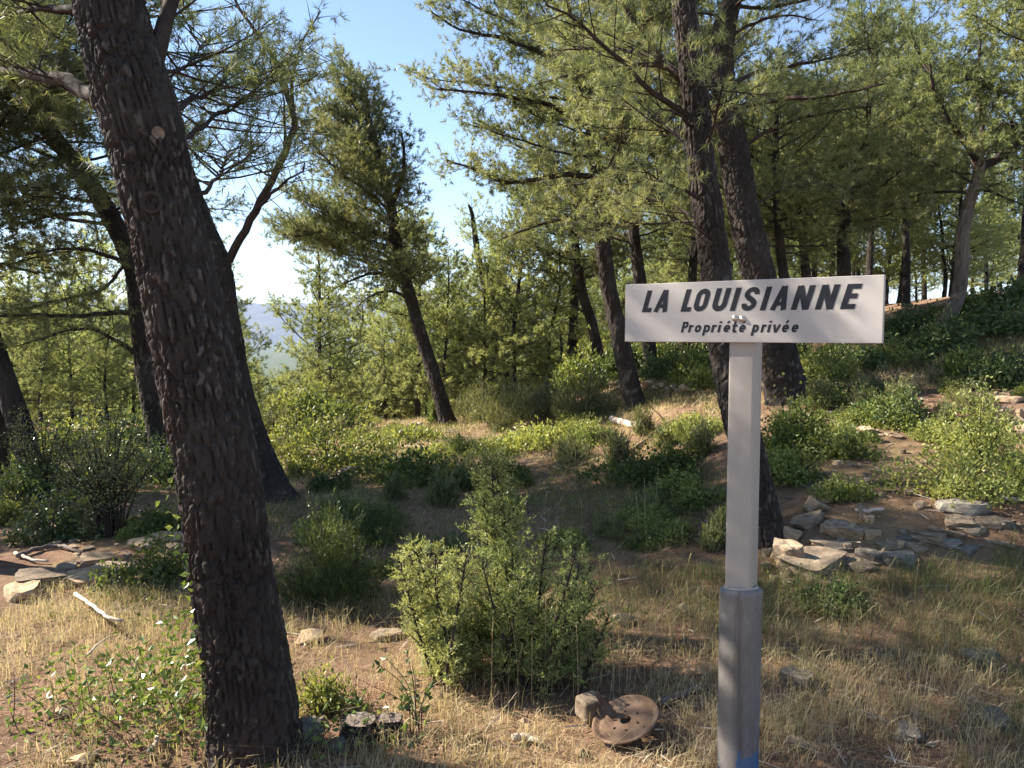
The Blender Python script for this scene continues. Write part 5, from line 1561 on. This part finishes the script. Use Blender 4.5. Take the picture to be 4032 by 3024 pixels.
def grass_patch(name, label, x0, x1, y0, y1, tufts, per, h0, h1, wid, seed, two=True, bare=0.45, green=0.0):
    rg = np.random.default_rng(seed)
    tx = rg.uniform(x0, x1, tufts); ty = y0 + (y1 - y0) * rg.uniform(0, 1, tufts)
    n1 = vnoise(tx * 0.8 + 5, ty * 0.8, 51); n2 = vnoise(tx * 2.5, ty * 2.5, 52)
    pr = np.clip((0.6 * n1 + 0.4 * n2 - bare + 0.25) * 3.0, 0, 1) * (1 - keep_off(tx, ty))
    k = rg.uniform(size=tufts) < pr
    tx, ty = tx[k], ty[k]
    nb = rg.integers(per // 2, per + 1, len(tx))
    px_ = np.repeat(tx, nb); py_ = np.repeat(ty, nb)
    m = len(px_)
    tg = np.repeat(np.clip(0.62 + 0.9 * (vnoise(tx * 0.55 + 9, ty * 0.55, 53) - 0.5) + rg.normal(0, 0.2, len(tx)) - green, 0, 1), nb)
    hh = np.repeat(rg.uniform(h0, h1, len(tx)), nb) * rg.uniform(0.5, 1.15, m)
    px_ = px_ + rg.normal(0, 0.045, m); py_ = py_ + rg.normal(0, 0.045, m)
    b = np.stack([px_, py_, H(px_, py_) - 0.01], 1)
    a = rg.uniform(0, 6.28, m)
    ln = np.abs(rg.normal(0.7, 0.6, m)) * hh
    out = np.stack([np.cos(a) * ln, np.sin(a) * ln, np.zeros(m)], 1)
    mid = b + out * 0.32 + np.stack([np.zeros(m), np.zeros(m), hh * 0.62], 1)
    tip = b + out + np.stack([np.zeros(m), np.zeros(m), hh * rg.uniform(0.35, 1.0, m)], 1)
    s = np.stack([-np.sin(a + 0.6), np.cos(a + 0.6), np.zeros(m)], 1) * (wid * rg.uniform(0.6, 1.3, m))[:, None] * 0.5
    tn = np.clip(tg + rg.normal(0, 0.1, m), 0, 1)
    mb = MB()
    if two:
        v = np.stack([b - s, b + s, mid + s * 0.8, mid - s * 0.8, tip], 1).reshape(-1, 3)
        i = np.arange(m)[:, None] * 5
        mb.add(v, tri=(i + np.array([[4, 3, 2]])), quad=(i + np.array([[0, 1, 2, 3]])), tint=np.repeat(tn, 5))
    else:
        v = np.stack([b - s, b + s, tip], 1).reshape(-1, 3)
        mb.add(v, tri=np.arange(m * 3).reshape(-1, 3), tint=np.repeat(tn, 3))
    o = mb.build(name, M['grass'])
    return tag(o, label, 'grass', kind='stuff')
grass_patch('grass', 'fine dry straw grass at the foot of the thick leaning trunk', -3.4, -0.5, 2.9, 5.7, 2000, 16, 0.05, 0.20, 0.0027, 1, bare=0.38)
grass_patch('grass', 'dry tufted grass around the juniper and the sign post', -0.6, 1.3, 2.9, 5.6, 1150, 16, 0.05, 0.22, 0.0028, 2, bare=0.47)
grass_patch('grass', 'coarse shaded grass on the slope right of the post', 1.2, 3.6, 2.9, 5.4, 1700, 16, 0.06, 0.26, 0.0027, 3, bare=0.42, green=0.25)
grass_patch('grass', 'grass in the shade between juniper and clearing', -3.5, 4.5, 5.4, 9.5, 5200, 12, 0.05, 0.17, 0.0045, 4, two=False, bare=0.32, green=0.15)
grass_patch('grass', 'straw-coloured grass across the sunny clearing', -6, 8, 9.5, 18, 10500, 11, 0.07, 0.22, 0.009, 5, two=False, bare=0.22, green=-0.10)

# creeping small-leaved ground cover
rg = np.random.default_rng(45)
n = 95000
cx = rg.uniform(-7, 8, n); cyy = 4.8 + 12 * rg.uniform(0, 1, n) ** 1.2
msk = (vnoise(cx * 0.9 + 40, cyy * 0.9, 81) * 0.65 + vnoise(cx * 3 + 3, cyy * 3, 82) * 0.35) * (1 - 0.85 * keep_off(cx, cyy))
kp = msk > 0.50
cx, cyy = cx[kp], cyy[kp]; n = len(cx)
p = np.stack([cx, cyy, H(cx, cyy) + np.abs(rg.normal(0.03, 0.035, n))], 1)
mb = MB()
leaves(mb, p, unit(rg.normal(0, 0.8, (n, 3)) + UP * 0.6), 0.018 + 0.0012 * cyy, (0.018 + 0.0012 * cyy) * 0.6, rg, np.clip(0.5 + 0.8 * (vnoise(cx * 1.1, cyy * 1.1, 83) - 0.5) + rg.normal(0, 0.18, n), 0, 1))
tag(mb.build('ground_cover', M['leaf']), 'small-leaved creeping ground cover between the bushes', 'ground cover', kind='stuff')

# taller dry stalks with seed heads
mb = MB(); rg = np.random.default_rng(36)
def stalk(px, py, hpx, lean=0.0):
    g = G(px, py); Y = g[1]; h = hpx / FPX * Y
    a = rg.uniform(0, 6.28); l = h * (abs(rg.normal(0.18, 0.12)) + abs(lean))
    e = g + np.array([math.cos(a) * l + lean * h, math.sin(a) * l * 0.5, h])
    sp = spline([g, g * 0.5 + e * 0.5 + np.array([-(e[0] - g[0]) * 0.2, 0, h * 0.06]), e], 8)
    tn = float(np.clip(rg.normal(0.8, 0.12), 0, 1))
    tube(mb, sp, np.linspace(0.0016, 0.0009, 8), 3, tint=tn)
    d = unit(sp[-1] - sp[-3])
    needles(mb, sp[-1][None] - d * 0.07, d[None], 14, 0.09, 0.022, 0.003, rg, (0.2, 0.6), np.array([tn]), 0.05)
for k in range(46):
    stalk(rg.uniform(2120, 2800), rg.uniform(2560, 2760), rg.uniform(180, 420))
for k in range(12):
    stalk(rg.uniform(1900, 2500), rg.uniform(2720, 2800), rg.uniform(200, 380))
for k in range(22):
    stalk(rg.uniform(3050, 4030), rg.uniform(2500, 3000), rg.uniform(160, 420))
for k in range(16):
    stalk(rg.uniform(100, 780), rg.uniform(2450, 2900), rg.uniform(120, 260))
for k in range(14):
    stalk(rg.uniform(2000, 2700), rg.uniform(2020, 2250), rg.uniform(120, 220))
for k in range(20):
    stalk(rg.uniform(3320, 3900), rg.uniform(1500, 1560), rg.uniform(50, 110))
tag(mb.build('dry_stalks', M['grass']), 'thin dry grass stalks with bristly seed heads', 'grass', kind='stuff')

# fallen needles
rg = np.random.default_rng(37)
n = 60000
lx = rg.uniform(-3.5, 5.0, n); ly = 2.8 + 6.0 * rg.uniform(0, 1, n) ** 1.6
kp = vnoise(lx * 1.3, ly * 1.3, 61) + 0.5 * keep_off(lx, ly) > 0.38
lx, ly = lx[kp], ly[kp]; n = len(lx)
p = np.stack([lx, ly, H(lx, ly) + rg.uniform(0.002, 0.014, n)], 1)
a = rg.uniform(0, 6.28, n); l = rg.uniform(0.05, 0.11, n)
d = np.stack([np.cos(a) * l, np.sin(a) * l, rg.normal(0, 0.012, n)], 1)
w = np.stack([-np.sin(a), np.cos(a), np.zeros(n)], 1) * 0.0018
mb = MB()
mb.add(np.stack([p - w, p + w, p + d], 1).reshape(-1, 3), tri=np.arange(n * 3).reshape(-1, 3), tint=np.repeat(rg.uniform(0, 1, n), 3))
tag(mb.build('needle_litter', M['litter']), 'rust-brown fallen pine needles strewn over the earth', 'needle litter', kind='stuff')

# twigs, cones' scales and bits of bark
rg = np.random.default_rng(46)
mb = MB(); n = 1500
tx = rg.uniform(-3.4, 5, n); ty = 2.9 + 8 * rg.uniform(0, 1, n) ** 1.5
a = rg.uniform(0, 6.28, n); l = rg.uniform(0.03, 0.20, n)
p0 = np.stack([tx, ty, H(tx, ty) + rg.uniform(0.004, 0.03, n)], 1)
p1 = p0 + np.stack([np.cos(a) * l, np.sin(a) * l, rg.normal(0, 0.02, n)], 1)
k = rg.uniform(size=n) < 0.6
sticks(mb, p0[k], p1[k], 0.004, 0.002, rg)
tag(mb.build('twig_litter', M['cutwood']), 'small dead twigs littering the wood floor', 'twig litter', kind='stuff')
mb = MB(); sticks(mb, p0[~k], p1[~k], 0.0045, 0.003, rg)
tag(mb.build('pale_twig_litter', M['deadwood']), 'small bleached twigs littering the wood floor', 'twig litter', kind='stuff')

# ------------------------------------------------------------------ vine on the trunk side, spiny climber, dead wood
rg = np.random.default_rng(38)
LEAF = []
for k in range(5):
    _m = MB()
    leaves(_m, np.zeros((1, 3)), np.array([[0, 0, 1.0]]), np.array([1.0]), np.array([0.55]), np.random.default_rng(200 + k), np.array([0.15 + 0.2 * k]))
    LEAF.append(_m)
LEAFM = {}
def leaf_part(root, p, d, size, mat, rg):
    if mat not in LEAFM:
        LEAFM[mat] = [m_.mesh('leaf', M[mat]) for m_ in LEAF]
    o = bpy.data.objects.new('leaf', LEAFM[mat][int(rg.integers(0, 5))])
    COL.objects.link(o)
    o.parent = root
    q = Vector(d).to_track_quat('Z', 'Y')
    o.matrix_local = Matrix.Translation(Vector(p)) @ q.to_matrix().to_4x4() @ Matrix.Rotation(float(rg.uniform(0, 6.28)), 4, 'Z') @ Matrix.Scale(float(size), 4)

def vine(label, region, n, leaf, climb, mat='vine', stemspots=14, hmax=0.35):
    g0 = G(region[0], region[1])
    root = thing('vine', label, 'vine', g0)
    fo, st = MB(), MB()
    for k in range(n):
        px = rg.normal(region[0], region[2]); py = rg.normal(region[1], region[3])
        if py < region[1] - 2 * region[3] or py > 3080: continue
        g = G(px, min(py, 3060))
        p = g + np.array([0, 0, rg.uniform(0.03, hmax) * math.exp(-((px - region[0]) / (2.2 * region[2])) ** 2)])
        d = unit(rg.normal(0, 1, 3) + np.array([0, -0.3, -0.1]))
        if k < 250:
            leaf_part(root, p - g0, d, leaf * rg.uniform(0.75, 1.25), mat, rg)
        else:
            leaves(fo, p[None] - g0, d[None], np.array([leaf]), np.array([leaf * 0.55]), rg)
    for k in range(stemspots):
        a = G(rg.normal(region[0], region[2] * 0.7), min(rg.normal(region[1], region[3] * 0.7), 3060))
        e = a + np.array([rg.normal(0, 0.12), rg.normal(0, 0.08), rg.uniform(0.1, hmax)])
        tube(st, spline([a - g0, (a + e) / 2 - g0 + rg.normal(0, 0.03, 3), e - g0], 6), np.linspace(0.003, 0.0015, 6), 4)
    if climb:
        pts = [P(q[0], q[1], q[2]) for q in climb]
        sp = spline(pts, 40)
        tube(st, sp - g0, np.linspace(0.004, 0.0015, 40), 4)
        m = 90
        for k in range(m):
            s = rg.uniform(0, 1) ** 1.4
            p, t, _ = at_s(sp, s)
            leaves(fo, (p + rg.normal(0, 0.025, 3))[None] - g0, unit(rg.normal(0, 1, 3) + np.array([-0.5, -0.5, 0]))[None], np.array([leaf * 0.9]), np.array([leaf * 0.55]), rg)
    if fo.n:
        tag(fo.build('leaf_mass', M[mat], root), kind='stuff')
    st.build('stems', M['twig'], root, smooth=True)
Yv = 3.3
vine('leafy vine with glinting leaves climbing the left edge of the thick trunk', (680, 2810, 125, 110), 640, 0.045, [(800, 2900, Yv), (795, 2650, Yv), (760, 2400, Yv), (720, 2200, Yv), (690, 2050, Yv), (655, 1870, Yv)])
vine('leafy trailing vine on the dry bank at the road edge', (360, 2880, 190, 90), 520, 0.04, None)
vine('broad-leaved creeper among the sawn logs', (1300, 2960, 190, 50), 130, 0.04, None, hmax=0.2)

def climber(label, px, py, stems, seed):
    rg = np.random.default_rng(seed)
    g0 = G(px, py)
    root = thing('climber', label, 'climber', g0)
    fo, st = MB(), MB()
    for (tx, ty) in stems:
        e = P(tx, ty, g0[1] + rg.normal(0, 0.06)) - g0
        sp = spline([np.array([rg.normal(0, 0.02), 0, -0.02]), e * 0.5 + np.array([-e[0] * 0.25, 0, e[2] * 0.1]), e], 12)
        tube(st, sp, np.linspace(0.0032, 0.0014, 12), 4)
        for k in range(9):
            p, t, _ = at_s(sp, rg.uniform(0.2, 1))
            d = unit(t * 0.4 + rg.normal(0, 0.8, 3) - UP * 0.2)
            leaf_part(root, p, d, 0.05 * rg.uniform(0.7, 1.2), 'leaf_dark', rg)
    st.build('stems', M['twig'], root, smooth=True)
climber('spiny climber with thin arching stems and narrow dark leaves beside the sawn logs', 1640, 2885, [(1470, 2600), (1520, 2590), (1600, 2560), (1620, 2600), (1440, 2690), (1560, 2700), (1700, 2720), (1760, 2660)], 5)
climber('thin bare sapling stems rising behind the sawn logs', 1420, 2850, [(1400, 2720), (1450, 2700), (1380, 2760), (1500, 2750), (1330, 2740)], 6)

def stick(label, poly, r0, r1, mat='deadwood', twigs=0, name='fallen_branch', cat='branch', group=None, seed=0, lift=0.02):
    rg = np.random.default_rng(seed + 50)
    pts = []
    for q in poly:
        g = G(q[0], q[1]) if len(q) < 3 else P(q[0], q[1], q[2])
        pts.append(g + np.array([0, 0, r0 * 0.5 + lift]))
    pts = np.array(pts); o = pts[0].copy()
    sp = spline(pts - o, max(8, 5 * len(pts)))
    sp[1:-1] += rg.normal(0, r0 * 0.18, sp[1:-1].shape)
    root = thing(name, label, cat, o, group) if twigs else None
    mb = MB(); tube(mb, sp, np.linspace(r0, r1, len(sp)) * rg.uniform(0.88, 1.12, len(sp)), 8, cap=True)
    if not twigs:
        ob = mb.build(name, M[mat], smooth=True, loc=o)
        return tag(ob, label, cat, group)
    mb.build('stem', M[mat], root, smooth=True)
    for k in range(twigs):
        p, t, L = at_s(sp, rg.uniform(0.3, 1))
        m2 = MB(); tw = path(p, unit(t + rg.normal(0, 0.7, 3)), L * rg.uniform(0.15, 0.4), 6, rg, 0, 0.3)
        tube(m2, tw, np.linspace(r1 * 0.8, r1 * 0.3, 6), 4)
        m2.build('side_twig', M[mat], root, smooth=True)
    return root
stick('bleached bent branch lying on the dry grass by the thick trunk', [(300, 2400), (370, 2450), (430, 2500), (485, 2510)], 0.014, 0.010, seed=1, lift=0.10)
stick('thin bleached stick below the bent branch in dry grass', [(345, 2620), (390, 2575), (435, 2545)], 0.008, 0.006, seed=2, lift=0.05)
stick('bleached branch tip poking from the vine at the road edge', [(590, 3010), (620, 2960), (610, 2930)], 0.012, 0.008, seed=3, lift=0.05)
stick('dead arching branch with bare twigs at the edge of the clearing', [(2470, 1800), (2540, 1745), (2600, 1700, 10.2), (2650, 1690, 10.2), (2700, 1740, 10.2)], 0.022, 0.012, 'twig', 9, seed=4)
stick('grey charred log standing askew by the bare path', [(3492, 1655, 8.3), (3505, 1690, 8.25), (3520, 1730, 8.2), (3545, 1770, 8.1)], 0.045, 0.05, 'cutwood', seed=5)
stick('white bleached stick lying across the rock shelf', [(3368, 2045), (3420, 2052), (3480, 2045)], 0.016, 0.011, seed=6, lift=0.06)
stick('pale thick stick on the bank above the thick dark-fronted slab', [(3930, 1975), (3980, 1980), (4060, 1985)], 0.018, 0.016, seed=7)
stick('pale split log on the sunny ground of the clearing', [(2410, 1660), (2470, 1680), (2540, 1690)], 0.055, 0.045, seed=8)
stick('small pale branch beside the pale split log', [(2530, 1668), (2545, 1690), (2560, 1705)], 0.03, 0.02, seed=9)
stick('long straight stick on the bare path of the bank', [(3235, 1640), (3290, 1632), (3350, 1622)], 0.016, 0.012, seed=10)
stick('bare branch propped up in the brushwood left of the lone leaning pine', [(1545, 1755), (1565, 1730), (1580, 1705, 13.0)], 0.03, 0.02, seed=11)
stick('pale flat log near the foot of the lone leaning pine', [(1605, 1685), (1640, 1682), (1660, 1680)], 0.05, 0.04, seed=12)
stick('half-buried dark log in the shade by the broad dark bush', [(1340, 1885), (1400, 1872), (1470, 1862)], 0.07, 0.05, 'cutwood', seed=13)
stick('dark fallen stick by the rusty wheel in the shade of the post', [(2600, 2790), (2660, 2770), (2760, 2735)], 0.022, 0.016, 'cutwood', seed=14)
stick('dark curved root-like branch on the bare left ledge', [(70, 2205), (150, 2175), (230, 2165), (330, 2190)], 0.02, 0.012, 'cutwood', seed=15)
stick('grey fallen branch on the left ledge beside the curved dark one', [(60, 2190), (120, 2215), (190, 2225)], 0.016, 0.01, seed=16)
stick('dead grey branch leaning between the thick trunk and the sawn logs', [(1120, 2990), (1210, 2900), (1280, 2850)], 0.02, 0.014, 'cutwood', seed=17)
stick('bleached chip of wood lying before the rusty wheel', [(2020, 2935), (2060, 2925), (2125, 2950)], 0.018, 0.010, seed=18)
rg = np.random.default_rng(39)
for k in range(34):
    x, y = rg.uniform(1500, 1850), rg.uniform(1690, 1800)
    a = rg.uniform(-0.5, 0.5); l = rg.uniform(30, 90)
    stick('thin brushwood stick littering the ground before the lone leaning pine', [(x, y), (x + l * 0.5, y - a * l * 0.2), (x + l, y - a * l * 0.4)], 0.014, 0.008, ('deadwood', 'cutwood')[k % 2], seed=100 + k, group='brushwood in the clearing')

# two sawn stump pieces
def sawn_log(label, px, py, wpx, hpx, rz, seed):
    rg = np.random.default_rng(seed)
    g = G(px, py); Y = g[1]; r = wpx / FPX * Y / 2; h = hpx / FPX * Y
    root = thing('sawn_log', label, 'log', g, None, rz)
    pts = np.array([[0, 0, -0.03], [0, 0, h * 0.35], [0.004, 0, h * 0.7], [0.008, 0, h]])
    mb = MB(); bark_stem(mb, pts, [r * 1.05, r, r, r * 0.98], 40, 0.01, 0.010, 0.03, 0.06, seed)
    mb.build('bark', M['bark'], root)
    mb = MB(); th = np.arange(28) * 2 * math.pi / 28
    rr = r * 0.985 * (1 + 0.05 * np.sin(3 * th + seed))
    rings = [np.column_stack([rr * f * np.cos(th) + 0.008, rr * f * np.sin(th), np.full(28, h - 0.004) + rg.normal(0, 0.0025, 28)]) for f in (1, 0.75, 0.5, 0.25)]
    v = np.concatenate(rings + [np.array([[0.008, 0, h - 0.003]])])
    i = np.arange(3)[:, None] * 28; j = np.arange(28)[None]
    q = np.stack([i + j, i + (j + 1) % 28, i + 28 + (j + 1) % 28, i + 28 + j], -1).reshape(-1, 4)
    jj = np.arange(28)
    mb.add(v, quad=q, tri=np.stack([84 + jj, 84 + (jj + 1) % 28, np.full(28, 112)], 1))
    mb.build('cut_face', M['cutwood'], root)
sawn_log('blackened sawn log end standing upright beside the thick trunk', 1405, 2920, 135, 95, 0.3, 1)
sawn_log('shorter sawn log piece standing next to the blackened one', 1530, 2910, 105, 80, 1.2, 2)

# ------------------------------------------------------------------ rusty wheel disc and the squared stone on it
def wheel():
    c = G(2465, 2905)
    Y = c[1]; Rr = 142 / FPX * Y
    root = thing('wheel_disc', 'rusty steel wheel disc with bolt holes lying tilted in the needles', 'wheel', c)
    n = unit(np.array([-0.34, -0.14, 0.93])); ax = unit(np.cross(np.array([0, 1, 0.0]), n)); ay = np.cross(n, ax)
    O = np.array([0, 0, 0.078])
    T = lambda x, y, z: O + ax * x + ay * y + n * z
    holes = [(0.0, 0.0, 0.17)] + [(0.40 * math.cos(a), 0.40 * math.sin(a), 0.045) for a in np.radians(np.arange(20, 380, 60))] + [(0.66 * math.cos(a), 0.66 * math.sin(a), 0.032) for a in np.radians((75, 200, 310))]
    vs, es = [], []
    def loop(cx, cy, r, k):
        s = len(vs)
        for t in range(k):
            a = 2 * math.pi * t / k
            vs.append(Vector((cx + r * math.cos(a), cy + r * math.sin(a))))
        es.extend((s + t, s + (t + 1) % k) for t in range(k))
    loop(0, 0, 0.80, 48)
    for (hx, hy, hr) in holes: loop(hx, hy, hr, 14 if hr < 0.1 else 24)
    v2, e2, f2, _, _, _ = delaunay_2d_cdt(vs, es, [], 1, 1e-6)
    tris = []
    for f in f2:
        cx = sum(v2[k].x for k in f) / len(f); cy_ = sum(v2[k].y for k in f) / len(f)
        if any(math.hypot(cx - hx, cy_ - hy) < hr for hx, hy, hr in holes): continue
        tris.append(list(f)[:3])
    pv = np.array([(q.x, q.y) for q in v2])
    dz = 0.02 + 0.05 * sstep(0.35, 0.1, np.hypot(pv[:, 0], pv[:, 1]))
    tris = np.array(tris)
    mb = MB()
    top = np.array([T(x * Rr, y * Rr, z * Rr) for (x, y), z in zip(pv, dz)])
    bot = np.array([T(x * Rr, y * Rr, (z - 0.035) * Rr) for (x, y), z in zip(pv, dz)])
    mb.add(top, tri=tris); mb.add(bot, tri=tris[:, ::-1])
    # walls of each hole
    s = 48
    for hx, hy, hr in holes:
        k = 14 if hr < 0.1 else 24
        th = np.arange(k) * 2 * math.pi / k
        zt = 0.02 + 0.05 * sstep(0.35, 0.1, np.hypot(hx + hr * np.cos(th), hy + hr * np.sin(th)))
        a = np.array([T((hx + hr * math.cos(t)) * Rr, (hy + hr * math.sin(t)) * Rr, z * Rr) for t, z in zip(th, zt)])
        b = np.array([T((hx + hr * math.cos(t)) * Rr, (hy + hr * math.sin(t)) * Rr, (z - 0.035) * Rr) for t, z in zip(th, zt)])
        j = np.arange(k)
        mb.add(np.concatenate([a, b]), quad=np.stack([j, (j + 1) % k, k + (j + 1) % k, k + j], 1))
    mb.build('disc_face', M['rust'], root)
    prof = [(0.80, 0.02), (0.85, 0.045), (0.90, 0.10), (0.95, 0.125), (0.99, 0.115), (1.005, 0.09), (0.995, 0.07), (0.96, 0.085), (0.91, 0.065), (0.86, 0.012), (0.80, -0.015)]
    th = np.arange(56) * 2 * math.pi / 56
    v = np.concatenate([np.array([T(r * Rr * math.cos(t), r * Rr * math.sin(t), z * Rr) for t in th]) for r, z in prof])
    i = np.arange(len(prof) - 1)[:, None] * 56; j = np.arange(56)[None]
    mb = MB(); mb.add(v, quad=np.stack([i + j, i + (j + 1) % 56, i + 56 + (j + 1) % 56, i + 56 + j], -1).reshape(-1, 4))
    mb.build('rim', M['rust'], root, smooth=True)
    # bent steel tongue standing off the face
    mb = MB()
    pl = [(-0.10, 0.18, 0.03), (-0.28, 0.30, 0.05), (-0.42, 0.42, 0.28), (-0.50, 0.50, 0.62), (-0.55, 0.52, 0.82)]
    wd = [0.13, 0.15, 0.15, 0.11, 0.09]
    A = []
    for (x, y, z), w in zip(pl, wd):
        sd = unit(np.array([0.6, 0.8]))
        for dx, dz_ in ((-1, 0), (1, 0), (1, 0.03), (-1, 0.03)):
            A.append(T((x + sd[0] * dx * w) * Rr, (y + sd[1] * dx * w) * Rr, (z + dz_) * Rr))
    i = np.arange(len(pl) - 1)[:, None] * 4; j = np.arange(4)[None]
    q = np.stack([i + j, i + (j + 1) % 4, i + 4 + (j + 1) % 4, i + 4 + j], -1).reshape(-1, 4)
    q = np.vstack([q, [[0, 1, 2, 3]], [[16, 17, 18, 19]]])
    mb.add(np.array(A), quad=q)
    mb.build('bent_tongue', M['rust'], root)
    # squared stone leaning on it
    m = MB(); box(m, (0, 0, 0), (0.115, 0.10, 0.105), 0.014)
    v = m.v[0]; v += 0.012 * (np.stack([vnoise(v[:, 0] * 20 + k, v[:, 1] * 20 + v[:, 2] * 13, 70 + k) for k in range(3)], 1) - 0.5)
    o = m.build('squared_stone', M['stone'], loc=G(2325, 2850) + np.array([0, 0.02, 0.075]))
    o.rotation_euler = (0.12, -0.10, 0.55)
    tag(o, 'squared stone block resting against the rusty wheel disc', 'stone')
wheel()

# pale sawn-off knot and healed eye on the thick trunk
def knot(px, py, r, mat, nm, lab, ring):
    root = [o for o in SC.objects if o.name == 'pine_tree'][0]
    base = np.array(root.location)
    cx, rad = ring                                  # trunk axis (photo x) and radius at this height
    dx = (px - cx) / FPX * 3.42
    dy = math.sqrt(max(rad * rad - dx * dx, 0.0))
    c = P(cx, py, 3.42) + np.array([dx, -dy, 0]) - base
    v0 = unit(np.array([dx, -dy, 0.0]))
    a1 = unit(np.cross(UP, v0)); a2 = np.cross(v0, a1)
    mb = MB()
    th = np.arange(20) * 2 * math.pi / 20
    prof = [(1.25, -0.04), (1.12, 0.0), (1.02, 0.003), (0.95, 0.001), (0.5, 0.0)] if mat == 'knotwood' else [(1.5, -0.03), (1.25, 0.008), (0.95, 0.010), (0.7, -0.004), (0.4, -0.012)]
    v = np.concatenate([np.array([c + a1 * (r * f * math.cos(t)) + a2 * (r * f * math.sin(t) * 1.1) + v0 * z for t in th]) for f, z in prof] + [(c + v0 * prof[-1][1])[None]])
    i = np.arange(len(prof) - 1)[:, None] * 20; j = np.arange(20)[None]
    k = (len(prof) - 1) * 20; jj = np.arange(20)
    mb.add(v, quad=np.stack([i + j, i + (j + 1) % 20, i + 20 + (j + 1) % 20, i + 20 + j], -1).reshape(-1, 4), tri=np.stack([k + jj, k + (jj + 1) % 20, np.full(20, k + 20)], 1), tint=0.4)
    o = mb.build(nm, M[mat], root, smooth=False)
    o['label'] = lab
knot(672, 552, 0.023, 'knotwood', 'cut_knot', 'pale round sawn-off branch knot', (577, 0.160))
knot(662, 820, 0.034, 'bark', 'healed_knot', 'dark ringed healed branch eye', (636, 0.152))

# ------------------------------------------------------------------ the air
def haze():
    m = bpy.data.materials.new('hazy_air'); m.use_nodes = True
    nt = m.node_tree
    for nn_ in list(nt.nodes):
        if nn_.type == 'BSDF_PRINCIPLED': nt.nodes.remove(nn_)
    v = nt.nodes.new('ShaderNodeVolumePrincipled')
    v.inputs['Color'].default_value = (0.55, 0.68, 1.0, 1)
    v.inputs['Density'].default_value = 0.00014
    v.inputs['Anisotropy'].default_value = 0.0
    nt.links.new(v.outputs[0], nt.nodes['Material Output'].inputs['Volume'])
    mb = MB()
    box(mb, (0, 3500, 60), (16000, 9000, 420))
    o = mb.build('haze', m)
    tag(o, 'thin blue summer haze in the air', 'haze', kind='stuff')
HAZE = True
if HAZE:
    haze()
